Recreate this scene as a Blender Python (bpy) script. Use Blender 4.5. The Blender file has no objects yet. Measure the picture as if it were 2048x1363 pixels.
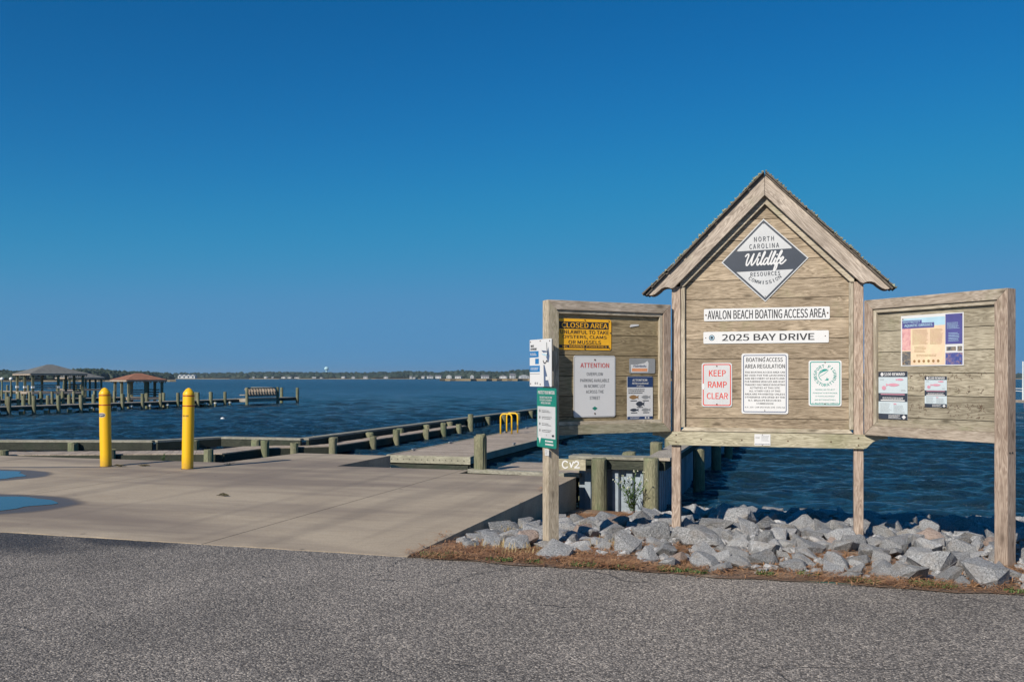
import bpy, bmesh, math, random
import numpy as np
from mathutils import Vector, Matrix
random.seed(7); RNG = np.random.default_rng(11)
R_ = math.radians
scene = bpy.context.scene
COL = scene.collection

# ---------------------------------------------------------------- camera, sky, sun, exposure
CAM = Vector((3.163, -7.337, 1.55)); YAW = R_(16.8); FPX = 1830.0; HOR = 755.0
cd = bpy.data.cameras.new('camera'); cam = bpy.data.objects.new('camera', cd); COL.objects.link(cam)
cam.location = CAM; cam.rotation_euler = (R_(90), 0, YAW)
cd.sensor_width = 36; cd.lens = FPX / 2048 * 36; cd.shift_y = (HOR - 681.5) / 2048
cd.clip_start = 0.1; cd.clip_end = 9000
scene.camera = cam

SUN_EL = R_(32); SUN_AZ = Vector((-0.33, -0.944)).normalized()      # where the sun stands (behind the camera, left)
w = bpy.data.worlds.new('World'); scene.world = w; w.use_nodes = True
wn = w.node_tree.nodes; wl = w.node_tree.links
bg = wn['Background']; sky = wn.new('ShaderNodeTexSky')
sky.sky_type = 'NISHITA'; sky.sun_disc = False
sky.sun_elevation = SUN_EL; sky.sun_rotation = math.atan2(SUN_AZ.x, SUN_AZ.y) % (2 * math.pi)
sky.altitude = 1500; sky.air_density = 1.0; sky.dust_density = 0.0; sky.ozone_density = 6.0
# one even colour grade of the whole sky: the bright low air is held back as the photograph's exposure holds it
KS = 0.075 * 1.15
def wmath(op, x, y):
    n = wn.new('ShaderNodeMath'); n.operation = op
    for i, v in enumerate((x, y)):
        if isinstance(v, bpy.types.NodeSocket): wl.new(v, n.inputs[i])
        else: n.inputs[i].default_value = v
    return n.outputs[0]
sep = wn.new('ShaderNodeSeparateColor'); cmb = wn.new('ShaderNodeCombineColor'); hs = wn.new('ShaderNodeHueSaturation'); hs.inputs['Saturation'].default_value = 1.25
wl.new(sky.outputs[0], hs.inputs['Color']); wl.new(hs.outputs[0], sep.inputs[0])
for i, (gain, top) in enumerate(((.48, .082), (1.06, .262), (1.04, .495))):
    x = wmath('MULTIPLY', sep.outputs[i], gain * KS)
    d = wmath('POWER', wmath('ADD', 1.0, wmath('POWER', wmath('DIVIDE', x, top), 7.0)), 1 / 7.0)
    wl.new(wmath('DIVIDE', wmath('DIVIDE', x, d), KS), cmb.inputs[i])
wl.new(cmb.outputs[0], bg.inputs['Color'])
bg.inputs['Strength'].default_value = 0.075
sl = bpy.data.lights.new('sun', 'SUN'); sl.energy = 4.4; sl.angle = R_(0.53); sl.color = (1.0, 0.92, 0.80)
so = bpy.data.objects.new('sun', sl); COL.objects.link(so)
sd = Vector((-SUN_AZ.x * math.cos(SUN_EL), -SUN_AZ.y * math.cos(SUN_EL), -math.sin(SUN_EL)))
so.rotation_euler = sd.to_track_quat('-Z', 'Y').to_euler(); so.location = (-5, -20, 15)
scene.view_settings.view_transform = 'Standard'; scene.view_settings.look = 'None'
scene.view_settings.gamma = 1; scene.view_settings.use_curve_mapping = False
scene.view_settings.exposure = 0.28

# ---------------------------------------------------------------- small helpers
def lin(h):
    h = h.lstrip('#'); o = []
    for i in (0, 2, 4):
        c = int(h[i:i + 2], 16) / 255
        o.append(c / 12.92 if c <= 0.04045 else ((c + 0.055) / 1.055) ** 2.4)
    return tuple(o)

FW = Vector((-math.sin(YAW), math.cos(YAW), 0)); RT = Vector((math.cos(YAW), math.sin(YAW), 0))
def far(px, Y, z=0.0):          # survey helper: a point at depth Y metres along the camera's heading
    p = CAM + FW * Y + RT * ((px - 1024) / FPX * Y); p.z = z
    return p
def zat(py, Y): return CAM.z + (HOR - py) / FPX * Y

class MB:
    def __init__(s): s.v = []; s.f = []
    def add(s, vs, fs):
        n = len(s.v); s.v += [tuple(p) for p in vs]; s.f += [tuple(i + n for i in q) for q in fs]; return s
    def box(s, x0, x1, y0, y1, z0, z1):
        return s.add([(x0,y0,z0),(x1,y0,z0),(x1,y1,z0),(x0,y1,z0),(x0,y0,z1),(x1,y0,z1),(x1,y1,z1),(x0,y1,z1)],
                     [(0,3,2,1),(4,5,6,7),(0,1,5,4),(1,2,6,5),(2,3,7,6),(3,0,4,7)])
    def prism(s, poly, y0, y1):            # polygon in x,z (counter-clockwise seen from -y) pushed from y0 to y1
        n = len(poly)
        vs = [(x, y0, z) for x, z in poly] + [(x, y1, z) for x, z in poly]
        fs = [tuple(range(n)), tuple(range(2 * n - 1, n - 1, -1))]
        for i in range(n):
            j = (i + 1) % n; fs.append((j, i, n + i, n + j))
        return s.add(vs, fs)
    def plate(s, poly, z0, z1):            # polygon in x,y (counter-clockwise from above) from z0 up to z1
        n = len(poly)
        vs = [(x, y, z1) for x, y in poly] + [(x, y, z0) for x, y in poly]
        fs = [tuple(range(n)), tuple(range(2 * n - 1, n - 1, -1))]
        for i in range(n):
            j = (i + 1) % n; fs.append((i, n + i, n + j, j))
        return s.add(vs, fs)
    def lathe(s, prof, n=16, c=(0, 0)):    # prof: (radius, z) from bottom to top
        vs = []; fs = []
        for r, z in prof:
            for k in range(n):
                a = 2 * math.pi * k / n; vs.append((c[0] + r * math.cos(a), c[1] + r * math.sin(a), z))
        for i in range(len(prof) - 1):
            for k in range(n):
                k2 = (k + 1) % n; fs.append((i*n+k, i*n+k2, (i+1)*n+k2, (i+1)*n+k))
        fs.append(tuple(range(n - 1, -1, -1))); m = (len(prof) - 1) * n
        fs.append(tuple(range(m, m + n)))
        return s.add(vs, fs)
    def tube(s, pts, r, n=8):
        pts = [Vector(p) for p in pts]; vs = []; fs = []; up = None
        for i, p in enumerate(pts):
            t = (pts[min(i+1, len(pts)-1)] - pts[max(i-1, 0)]).normalized()
            if up is None: up = Vector((0, 0, 1)) if abs(t.z) < .9 else Vector((1, 0, 0))
            a = t.cross(up).normalized(); b = a.cross(t).normalized(); up = b
            for k in range(n):
                q = 2 * math.pi * k / n; vs.append(p + a * (r * math.cos(q)) + b * (r * math.sin(q)))
        for i in range(len(pts) - 1):
            for k in range(n):
                k2 = (k + 1) % n; fs.append((i*n+k2, i*n+k, (i+1)*n+k, (i+1)*n+k2))
        fs.append(tuple(range(n))); m = (len(pts) - 1) * n; fs.append(tuple(range(m + n - 1, m - 1, -1)))
        return s.add(vs, fs)
    def bar(s, p0, p1, wd, ht):            # squared timber from p0 to p1
        p0 = Vector(p0); p1 = Vector(p1); t = (p1 - p0).normalized()
        up = Vector((0, 0, 1)) if abs(t.z) < .95 else Vector((0, 1, 0))
        a = t.cross(up).normalized() * wd / 2; b = a.cross(t).normalized() * ht / 2
        vs = [p0-a-b, p0+a-b, p0+a+b, p0-a+b, p1-a-b, p1+a-b, p1+a+b, p1-a+b]
        return s.add(vs, [(0,1,2,3),(7,6,5,4),(0,4,5,1),(1,5,6,2),(2,6,7,3),(3,7,4,0)])
    def mesh(s, name, bevel=0, smooth=False):
        me = bpy.data.meshes.new(name); me.from_pydata(s.v, [], s.f)
        bm = bmesh.new(); bm.from_mesh(me)
        bmesh.ops.recalc_face_normals(bm, faces=bm.faces)
        if bevel: bmesh.ops.bevel(bm, geom=[e for e in bm.edges], offset=bevel, segments=1, affect='EDGES', clamp_overlap=True)
        bm.to_mesh(me); bm.free()
        if smooth:
            for p in me.polygons: p.use_smooth = True
        me.update(); return me

def link(name, me, m, parent=None, loc=(0, 0, 0), rz=0.0):
    o = bpy.data.objects.new(name, me); COL.objects.link(o)
    if m is not None and me is not None and not me.materials: me.materials.append(m)
    o.location = loc; o.rotation_euler = (0, 0, rz)
    if parent is not None: o.parent = parent
    return o
def part(name, mb, m, parent, loc=(0, 0, 0), rz=0.0, bevel=0, smooth=False):
    return link(name, mb.mesh(name, bevel, smooth), m, parent, loc, rz)
def tag(o, label, cat, group=None):
    o['label'] = label; o['category'] = cat
    if group: o['group'] = group
    return o
def thing(name, label, cat, loc=(0, 0, 0), rz=0.0, group=None):
    o = bpy.data.objects.new(name, None); COL.objects.link(o); o.empty_display_size = .1
    o.location = loc; o.rotation_euler = (0, 0, rz)
    return tag(o, label, cat, group)
def struct(o, kind='structure'): o['kind'] = kind; return o
def copy_tree(o, parent=None):
    c = o.copy(); COL.objects.link(c); c.parent = parent
    for ch in list(o.children): copy_tree(ch, c)
    return c
ORD = 'first second third fourth fifth sixth seventh eighth ninth tenth eleventh twelfth thirteenth fourteenth fifteenth sixteenth seventeenth eighteenth nineteenth twentieth'.split()

# ---------------------------------------------------------------- materials
class NT:
    def __init__(s, name):
        s.m = bpy.data.materials.new(name); s.m.use_nodes = True; s.t = s.m.node_tree
        s.b = s.t.nodes['Principled BSDF']
    def n(s, typ, ins=None, **props):
        nd = s.t.nodes.new('ShaderNode' + typ)
        for k, v in props.items(): setattr(nd, k, v)
        for k, v in (ins or {}).items():
            if hasattr(v, 'is_output') or isinstance(v, bpy.types.NodeSocket): s.t.links.new(v, nd.inputs[k])
            else: nd.inputs[k].default_value = v
        return nd
    def set(s, **kw):
        for k, v in kw.items():
            k = k.replace('_', ' ')
            if isinstance(v, bpy.types.NodeSocket): s.t.links.new(v, s.b.inputs[k])
            else: s.b.inputs[k].default_value = v
        return s
    def ramp(s, fac, stops, interp='LINEAR'):
        r = s.n('ValToRGB', {'Fac': fac}); e = r.color_ramp; e.interpolation = interp
        while len(e.elements) < len(stops): e.elements.new(.5)
        for el, (p, c) in zip(e.elements, stops):
            el.position = p; el.color = (*c, 1) if len(c) == 3 else c
        return r.outputs['Color']
    def mix(s, f, a, b, mode='MIX'):
        x = s.n('Mix', data_type='RGBA', blend_type=mode)
        for sock, v in ((x.inputs[0], f), (x.inputs[6], a), (x.inputs[7], b)):
            if isinstance(v, bpy.types.NodeSocket): s.t.links.new(v, sock)
            else: sock.default_value = (*v, 1) if isinstance(v, tuple) and len(v) == 3 else v
        return x.outputs[2]
    def math(s, op, a, b=0.0, c=0.0, clamp=False):
        x = s.n('Math', operation=op, use_clamp=clamp)
        for i, v in enumerate((a, b, c)):
            if isinstance(v, bpy.types.NodeSocket): s.t.links.new(v, x.inputs[i])
            else: x.inputs[i].default_value = v
        return x.outputs[0]
    def coord(s, which='Object'): return s.n('TexCoord').outputs[which]
    def map(s, v, loc=(0,0,0), rot=(0,0,0), scale=(1,1,1)):
        return s.n('Mapping', {'Vector': v, 'Location': loc, 'Rotation': rot, 'Scale': scale}).outputs[0]
    def noise(s, v, scale, detail=4, rough=.55, dist=0.0):
        return s.n('TexNoise', {'Vector': v, 'Scale': scale, 'Detail': detail, 'Roughness': rough, 'Distortion': dist}).outputs['Fac']
    def bump(s, h, strength=.3, dist=.01, normal=None):
        b = s.n('Bump', {'Height': h, 'Strength': strength, 'Distance': dist})
        if normal is not None: s.t.links.new(normal, b.inputs['Normal'])
        s.t.links.new(b.outputs[0], s.b.inputs['Normal']); return b.outputs[0]
    def ellipse(s, v, cx, cy, rx, ry, rot=0, edge=.25, nz=None, namt=.25):
        mp = s.n('VectorMath', {0: s.n('VectorRotate', {'Vector': s.n('VectorMath', {0: v, 1: (cx, cy, 0)}, operation='SUBTRACT').outputs[0], 'Angle': -rot}, rotation_type='Z_AXIS').outputs[0], 1: (1/rx, 1/ry, 0)}, operation='MULTIPLY').outputs[0]
        l = s.n('VectorMath', {0: mp}, operation='LENGTH').outputs['Value']
        if nz is not None: l = s.math('ADD', l, s.math('MULTIPLY', s.math('SUBTRACT', nz, .5), namt * 2))
        return s.n('MapRange', {'Value': l, 'From Min': 1 - edge, 'From Max': 1.0, 'To Min': 1.0, 'To Max': 0.0}, interpolation_type='SMOOTHSTEP').outputs[0]

def plain(name, col, rough=.5, metal=0.0, var=.12, scale=8):
    t = NT(name); c = t.noise(t.coord(), scale, 5, .6)
    d = tuple(x * (1 - var) for x in col); b = tuple(min(1, x * (1 + var * .5)) for x in col)
    t.set(Base_Color=t.ramp(c, [(.3, d), (.7, b)]), Roughness=rough, Metallic=metal)
    return t.m

def wood(name, dark, light, axis='X', green=0.0, gcol=(.13, .17, .06), var=.3, knots=True, wear=.0):
    t = NT(name); o = t.coord(); inf = t.n('ObjectInfo').outputs['Random']
    off = t.n('CombineXYZ', {0: t.math('MULTIPLY', inf, 37.0), 1: t.math('MULTIPLY', inf, 91.0), 2: t.math('MULTIPLY', inf, 53.0)}).outputs[0]
    v = t.n('VectorMath', {0: o, 1: off}, operation='ADD').outputs[0]
    st = {'X': (.9, 9, 9), 'Y': (9, .9, 9), 'Z': (9, 9, .9)}[axis]
    g = t.map(v, scale=st)
    n1 = t.noise(g, 1.6, 3, .5, 1.2)
    rings = t.math('FRACT', t.math('MULTIPLY', n1, 9.0))
    rings = t.math('ABSOLUTE', t.math('SUBTRACT', rings, .5))
    fine = t.noise(t.map(v, scale=tuple(a * 5 for a in st)), 2.2, 4, .65)
    base = t.mix(t.ramp(t.math('ADD', t.math('MULTIPLY', rings, .7), t.math('MULTIPLY', fine, .75), clamp=True), [(.22, (0,0,0)), (.85, (1,1,1))]), tuple(x * .75 for x in dark), tuple(min(.7, x * 1.08) for x in light))
    streak = t.ramp(t.noise(t.map(v, scale=tuple(a * 14 for a in st)), 1.0, 2, .5), [(.60, (0,0,0)), (.68, (1,1,1))])
    base = t.mix(t.math('MULTIPLY', streak, .22), base, tuple(x * .45 for x in dark))
    blot = t.noise(v, 2.3, 4, .6)
    base = t.mix(t.math('MULTIPLY', t.ramp(blot, [(.42, (0,0,0)), (.68, (1,1,1))]), .45), base, tuple(x * .62 for x in dark))
    if green > 0:
        gm = t.ramp(t.noise(t.map(v, scale=(1.5, 1.5, .8)), 2.0, 5, .65), [(.62 - green * .3, (0,0,0)), (.80 - green * .15, (1,1,1))])
        base = t.mix(t.math('MULTIPLY', gm, min(.85, .35 + green * .5)), base, gcol)
    # nail holes and small knots
    if knots:
        vo = t.n('TexVoronoi', {'Vector': t.map(v, scale={'X': (1.6, 4, 4), 'Y': (4, 1.6, 4), 'Z': (4, 4, 1.6)}[axis]), 'Scale': 1.3, 'Randomness': 1.0})
        kn = t.ramp(vo.outputs['Distance'], [(.05, (1,1,1)), (.13, (0,0,0))])
        base = t.mix(t.math('MULTIPLY', kn, .7), base, tuple(x * .35 for x in dark))
    tint = t.math('ADD', 1 - var / 2, t.math('MULTIPLY', inf, var))
    base = t.mix(1.0, base, t.n('CombineColor', {0: tint, 1: tint, 2: tint}).outputs[0], 'MULTIPLY')
    t.set(Base_Color=base, Roughness=.86, Specular_IOR_Level=.25)
    t.bump(t.math('ADD', t.math('MULTIPLY', fine, .6), t.math('MULTIPLY', rings, .5)), .45, .004)
    return t.m

M = {}
# kiosk timber
M['plank'] = wood('plank_wood', (.20, .150, .098), (.485, .395, .29), 'X', .14)
M['plankL'] = wood('plank_wood_olive', (.18, .135, .075), (.42, .335, .205), 'X', .22)
M['plankR'] = wood('plank_wood_grey', (.22, .185, .13), (.46, .415, .32), 'X', .18)
M['postZ'] = wood('post_wood', (.26, .18, .135), (.55, .445, .36), 'Z', .08)
M['postM'] = wood('post_wood_mossy', (.25, .20, .14), (.52, .45, .35), 'Z', .42)
M['railX'] = wood('rail_wood', (.26, .205, .155), (.51, .44, .365), 'X', .18)
M['railG'] = wood('rail_wood_green', (.25, .22, .15), (.50, .46, .34), 'X', .40, (.19, .19, .10))
M['trimX'] = wood('trim_wood', (.30, .25, .18), (.56, .50, .40), 'X', .15)
M['trimZ'] = wood('trim_wood_upright', (.30, .25, .18), (.56, .50, .40), 'Z', .15)
M['fascia'] = wood('fascia_wood', (.25, .20, .16), (.52, .45, .38), 'X', .04)
# marine timber
M['pile'] = wood('piling_wood', (.13, .125, .075), (.29, .28, .185), 'Z', .6, (.10, .15, .075), knots=False)
M['deckX'] = wood('deck_wood', (.28, .22, .17), (.52, .44, .36), 'X', 0, knots=False)
M['deckY'] = wood('deck_wood_long', (.26, .22, .17), (.48, .43, .36), 'Y', .1, knots=False)
M['darkwood'] = wood('wet_and_shaded_timber', (.022, .027, .022), (.075, .08, .06), 'X', .4, (.03, .05, .03), knots=False)  # wet marine timber; also carries painted shade on the pier bench's end slats
M['capwood'] = wood('cap_timber', (.19, .18, .14), (.42, .40, .33), 'X', .2, knots=False)
M['greywood'] = wood('float_fascia', (.21, .20, .15), (.42, .40, .31), 'X', .1, knots=False)
M['vinyl'] = plain('sheet_pile_vinyl', (.30, .355, .41), .45, var=.3, scale=5)
M['sign_white'] = plain('white_sign_face', (.66, .66, .66), .38, var=.05, scale=3)
M['sign_dull'] = plain('weathered_white_face', (.53, .54, .55), .45, var=.10, scale=6)
M['black'] = plain('black_print', (.022, .024, .03), .5)
M['navy'] = plain('navy_print', (.015, .045, .14), .45)
M['char'] = plain('charcoal_print', (.035, .045, .065), .45)
M['red'] = plain('red_print', (.62, .045, .03), .45)
M['pink'] = plain('pink_print', (.62, .30, .38), .5)
M['sign_pale'] = plain('pale_blue_notice', (.52, .60, .64), .45, var=.06)
M['green'] = plain('green_print', (.008, .20, .15), .45)
M['teal'] = plain('teal_print', (.012, .28, .24), .45)
M['blue'] = plain('blue_print', (.02, .17, .42), .45)
M['skyblue'] = plain('pale_blue_print', (.40, .60, .72), .5)
M['amber'] = plain('amber_sign_face', (.92, .47, .02), .4)
M['orange'] = plain('orange_print', (.72, .30, .14), .5)
M['brownp'] = plain('brown_print', (.30, .17, .07), .5)
M['greyp'] = plain('grey_print', (.28, .29, .30), .5)
M['steel'] = plain('galvanised_steel', (.42, .42, .42), .4, .8)
def sleeve_mat():
    t = NT('yellow_bollard_sleeve'); v = t.coord(); sc = t.ramp(t.noise(t.map(v, scale=(14, 14, 3)), 1.5, 5, .7), [(.60, (0,0,0)), (.72, (1,1,1))])
    z = t.n('SeparateXYZ', {0: v}).outputs[2]; low = t.math('MULTIPLY', t.n('MapRange', {'Value': z, 'From Min': .0, 'From Max': .22, 'To Min': 1.0, 'To Max': 0.0}).outputs[0], t.noise(v, 18, 5, .7))
    c = t.mix(t.math('MULTIPLY', sc, .22), (.80, .46, .008), (.52, .33, .05)); c = t.mix(t.math('MULTIPLY', low, .9), c, (.22, .14, .05))
    t.set(Base_Color=c, Roughness=.42); return t.m
M['yellow'] = sleeve_mat()
M['rust'] = plain('rusty_screw', (.10, .05, .03), .7)
M['bolt'] = plain('dark_bolt', (.05, .05, .05), .5, .5)

def poster_mat():
    t = NT('poster_print'); v = t.coord(); n = t.noise(v, 5, 6, .7, .8); n2 = t.noise(v, 60, 3, .7)
    c = t.ramp(n, [(.25, (.66, .44, .36)), (.5, (.72, .54, .36)), (.72, (.74, .68, .42))])
    t.set(Base_Color=t.mix(t.math('MULTIPLY', n2, .35), c, (.80, .66, .52)), Roughness=.5); return t.m
M['poster'] = poster_mat()
def photo_mat(name, cols, sc):
    t = NT(name); v = t.coord(); n = t.noise(v, sc, 6, .75, 1.5)
    t.set(Base_Color=t.ramp(n, [(.30, cols[0]), (.5, cols[1]), (.68, cols[2])]), Roughness=.5); return t.m
M['ph_pink'] = photo_mat('photo_print_pink', ((.45, .18, .20), (.66, .36, .36), (.74, .50, .42)), 14)
M['ph_dark'] = photo_mat('photo_print_dark', ((.03, .04, .07), (.14, .14, .14), (.50, .34, .18)), 30)
M['ph_blue'] = photo_mat('photo_print_blue', ((.03, .05, .22), (.08, .10, .30), (.45, .24, .12)), 22)

def asphalt_mat():
    t = NT('asphalt_aggregate'); v = t.coord()
    vo = t.n('TexVoronoi', {'Vector': v, 'Scale': 95.0}); rnd = t.n('SeparateColor', {0: vo.outputs['Color']}).outputs[0]
    stone = t.ramp(rnd, [(0, (.05, .048, .05)), (.3, (.14, .135, .135)), (.7, (.29, .28, .272)), (.9, (.46, .43, .40)), (1, (.68, .65, .60))])
    gap = t.ramp(vo.outputs['Distance'], [(.40, (1,1,1)), (.80, (.35,.35,.35))])
    c = t.mix(1.0, stone, gap, 'MULTIPLY')
    c = t.mix(.18, c, (.18, .172, .168))
    big = t.noise(v, .55, 6, .6); c = t.mix(1.0, c, t.ramp(big, [(.3, (.84,.79,.73)), (.7, (1.42,1.32,1.20))]), 'MULTIPLY')
    # old oil and damp patch beside the concrete
    nz = t.noise(v, 1.3, 6, .65)
    damp = t.math('MAXIMUM', t.ellipse(v, -4.3, -.40, 2.0, .85, -.12, .7, nz, .45), t.ellipse(v, -2.9, -.10, 1.0, .32, -.1, .7, nz, .4))
    c = t.mix(t.math('MULTIPLY', damp, .92), c, t.mix(1.0, c, (.28, .28, .29), 'MULTIPLY'))
    # hairline cracks
    wob = t.n('VectorMath', {0: v, 1: t.n('VectorMath', {0: t.n('TexNoise', {'Vector': v, 'Scale': 2.2, 'Detail': 6.0}).outputs['Color'], 1: (.55, .55, 0)}, operation='MULTIPLY').outputs[0]}, operation='ADD').outputs[0]
    cr = t.n('TexVoronoi', {'Vector': wob, 'Scale': .62}, feature='DISTANCE_TO_EDGE').outputs['Distance']
    cm = t.math('MULTIPLY', t.ramp(cr, [(.0025, (1,1,1)), (.007, (0,0,0))]), t.ramp(t.noise(v, .8, 3), [(.50, (0,0,0)), (.60, (1,1,1))]))
    c = t.mix(t.math('MULTIPLY', cm, .7), c, (.05, .045, .042))
    t.set(Base_Color=c, Roughness=t.math('SUBTRACT', .88, t.math('MULTIPLY', damp, .25)), Specular_IOR_Level=.3)
    t.bump(t.math('SUBTRACT', t.math('SUBTRACT', 1.0, vo.outputs['Distance']), t.math('MULTIPLY', cm, 1.5)), .8, .006)
    return t.m
M['asphalt'] = asphalt_mat()

PUD = [(-9.45, 4.05, 1.10, .72, .1), (-6.95, 1.25, 1.55, .82, .28)]   # cx, cy, rx, ry, turn: hollows that hold rain water
def concrete_mat():
    t = NT('broom_finished_concrete'); g = t.n('NewGeometry').outputs['Position']
    n1 = t.noise(g, .7, 6, .6); n2 = t.noise(g, 14, 5, .7); n3 = t.noise(g, 55, 4, .8)
    c = t.ramp(n1, [(.3, (.37, .29, .205)), (.7, (.55, .45, .325))])
    c = t.mix(t.math('MULTIPLY', t.ramp(n2, [(.4, (0,0,0)), (.7, (1,1,1))]), .25), c, (.26, .225, .18))
    c = t.mix(.30, c, t.ramp(n3, [(.35, (.07,.055,.04)), (.65, (.58,.47,.34))]))
    # tyre-dark band across the lanes and broom streaks
    br = t.noise(t.map(g, scale=(3, 60, 1)), 1.0, 3, .5); c = t.mix(.12, c, t.ramp(br, [(.4, (.2,.18,.15)), (.6, (.55,.5,.42))]))
    band = t.ramp(t.noise(t.map(g, rot=(0,0,.25), scale=(.12, .55, 1)), 1.0, 4, .6), [(.45, (0,0,0)), (.60, (1,1,1))])
    c = t.mix(t.math('MULTIPLY', band, .8), c, (.20, .16, .13))
    ty = t.ramp(t.noise(t.map(g, rot=(0,0,.05), scale=(1.6, .10, 1)), 1.0, 3, .5), [(.52, (0,0,0)), (.64, (1,1,1))]); c = t.mix(t.math('MULTIPLY', ty, .30), c, (.15, .125, .105))
    st = t.ramp(t.noise(g, 2.6, 6, .75), [(.58, (0,0,0)), (.72, (1,1,1))]); c = t.mix(t.math('MULTIPLY', st, .35), c, (.17, .135, .10))
    nz = t.noise(g, 1.1, 5, .6); rough = .85
    wet = None
    for cx, cy, rx, ry, rot in PUD:
        e = t.ellipse(g, cx, cy, rx + .46, ry + .34, rot, .12, nz, .10)
        wet = e if wet is None else t.math('MAXIMUM', wet, e)
    wet = t.math('MAXIMUM', wet, t.math('MULTIPLY', t.ellipse(g, -8.9, 5.6, 1.6, .13, .33, .4, nz, .3), .9))
    c = t.mix(t.math('MULTIPLY', wet, .85), c, (.085, .064, .046))
    sp = t.n('TexVoronoi', {'Vector': g, 'Scale': 1.7}).outputs['Distance']
    c = t.mix(t.math('MULTIPLY', t.ramp(sp, [(.03, (1,1,1)), (.06, (0,0,0))]), .6), c, (.08, .07, .06))
    t.set(Base_Color=c, Roughness=t.math('SUBTRACT', .86, t.math('MULTIPLY', wet, .45)), Specular_IOR_Level=.3)
    t.bump(t.math('ADD', t.math('MULTIPLY', n3, .5), t.math('MULTIPLY', br, .6)), .35, .004)
    return t.m
M['concrete'] = concrete_mat()

def water_mat():
    t = NT('sound_water'); g = t.n('NewGeometry').outputs['Position']
    a = t.noise(t.map(g, rot=(0,0,.25), scale=(1.0, 1.8, 1)), 2.2, 6, .66, .5)
    b = t.noise(t.map(g, rot=(0,0,-.3), scale=(1.0, 1.6, 1)), .5, 4, .6, .3)
    c = t.noise(t.map(g, scale=(1, 1.7, 1)), 8.0, 4, .65)
    col = t.ramp(t.noise(g, .05, 3), [(.35, (.010, .036, .060)), (.7, (.015, .042, .060))])
    dist = t.n('SeparateXYZ', {0: g}).outputs[1]
    ro = t.n('MapRange', {'Value': dist, 'From Min': 10.0, 'From Max': 160.0, 'To Min': .05, 'To Max': .22}).outputs[0]   # chop too fine to model grows with the open fetch
    t.set(Base_Color=col, Roughness=ro, IOR=1.333)
    h = t.math('ADD', t.math('ADD', t.math('MULTIPLY', a, .55), t.math('MULTIPLY', b, .60)), t.math('MULTIPLY', c, .13))
    t.bump(h, 1.0, .8)
    return t.m
M['water'] = water_mat()
def puddle_mat():
    t = NT('still_rain_water'); t.set(Base_Color=(.05, .045, .038, 1), Roughness=.03, IOR=1.333)
    t.bump(t.noise(t.coord(), 3, 2), .03, .01); return t.m
M['puddle'] = puddle_mat()
def dirt_mat():
    t = NT('sandy_dirt'); g = t.n('NewGeometry').outputs['Position']
    n1 = t.noise(g, 2.2, 6, .65); n2 = t.noise(g, 45, 4, .7)
    c = t.ramp(n1, [(.35, (.15, .07, .035)), (.50, (.24, .14, .085)), (.62, (.40, .31, .23))])
    c = t.mix(.4, c, t.ramp(n2, [(.35, (.06, .035, .02)), (.65, (.36, .26, .18))]))
    t.set(Base_Color=c, Roughness=.95); t.bump(n2, .7, .02); return t.m
M['dirt'] = dirt_mat()
def rock_mat(name, tint, dk, lt):
    t = NT(name); v = t.coord(); inf = t.n('ObjectInfo').outputs['Random']
    n1 = t.noise(v, 3.0, 5, .6); sp = t.noise(v, 16, 5, .8); sp2 = t.noise(v, 34, 2, .6)
    c = t.ramp(sp, [(.34, tuple(x * .42 for x in dk)), (.47, dk), (.60, lt), (.75, tuple(min(.75, x * 1.35) for x in lt))])
    c = t.mix(t.math('MULTIPLY', t.ramp(n1, [(.4, (0,0,0)), (.7, (1,1,1))]), .35), c, tint)
    c = t.mix(t.math('MULTIPLY', t.ramp(sp2, [(.58, (0,0,0)), (.66, (1,1,1))]), .5), c, (.55, .55, .54))
    c = t.mix(t.math('MULTIPLY', t.ramp(t.noise(v, 1.4, 4, .6), [(.50, (0,0,0)), (.72, (1,1,1))]), .40), c, (.26, .205, .15))
    k = t.math('ADD', .74, t.math('MULTIPLY', inf, .50))
    c = t.mix(1.0, c, t.n('CombineColor', {0: k, 1: k, 2: k}).outputs[0], 'MULTIPLY')
    t.set(Base_Color=c, Roughness=.82, Specular_IOR_Level=.3)
    t.bump(t.math('ADD', t.noise(v, 9, 6, .7), t.math('MULTIPLY', sp, .3)), .6, .06); return t.m
M['rock'] = rock_mat('grey_granite', (.26, .26, .265), (.225, .23, .235), (.45, .45, .455))
M['rockp'] = rock_mat('pink_granite', (.36, .26, .21), (.30, .225, .19), (.50, .40, .34))
def leaf_mat(name, a, b):
    t = NT(name); n = t.noise(t.coord(), 6, 3)
    t.set(Base_Color=t.ramp(n, [(.3, a), (.7, b)]), Roughness=.7); return t.m
M['grass'] = leaf_mat('green_weeds', (.04, .085, .018), (.10, .17, .04))
M['straw'] = leaf_mat('pine_straw', (.20, .085, .035), (.46, .26, .13))
M['drygrass'] = leaf_mat('dry_grass', (.30, .22, .09), (.46, .37, .19))
M['flower'] = plain('pale_flower', (.75, .74, .55), .6)
M['woods'] = leaf_mat('far_foliage', (.010, .024, .015), (.030, .050, .028))
M['marsh'] = leaf_mat('marsh_grass', (.16, .12, .06), (.28, .22, .13))
M['bark'] = plain('bark', (.10, .08, .06), .9)
M['hwall'] = plain('house_siding', (.52, .53, .53), .6, var=.06)
M['hroof'] = plain('house_roof', (.17, .17, .18), .8)
M['glass'] = plain('window_glass', (.03, .045, .06), .1)
M['tower'] = plain('tower_paint', (.42, .66, .72), .5, var=.04)
M['shingle'] = plain('grey_shingle', (.15, .155, .15), .9, var=.3, scale=3)
M['shingle_red'] = plain('rust_shingle', (.28, .125, .075), .9, var=.3, scale=3)
M['mossy'] = plain('lichen_clumps', (.27, .28, .19), .95, var=.5, scale=30)
M['roofedge'] = plain('old_wood_shingle', (.13, .11, .09), .9, var=.4, scale=20)
M['white_paint'] = plain('white_paint', (.78, .78, .76), .5)

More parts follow.
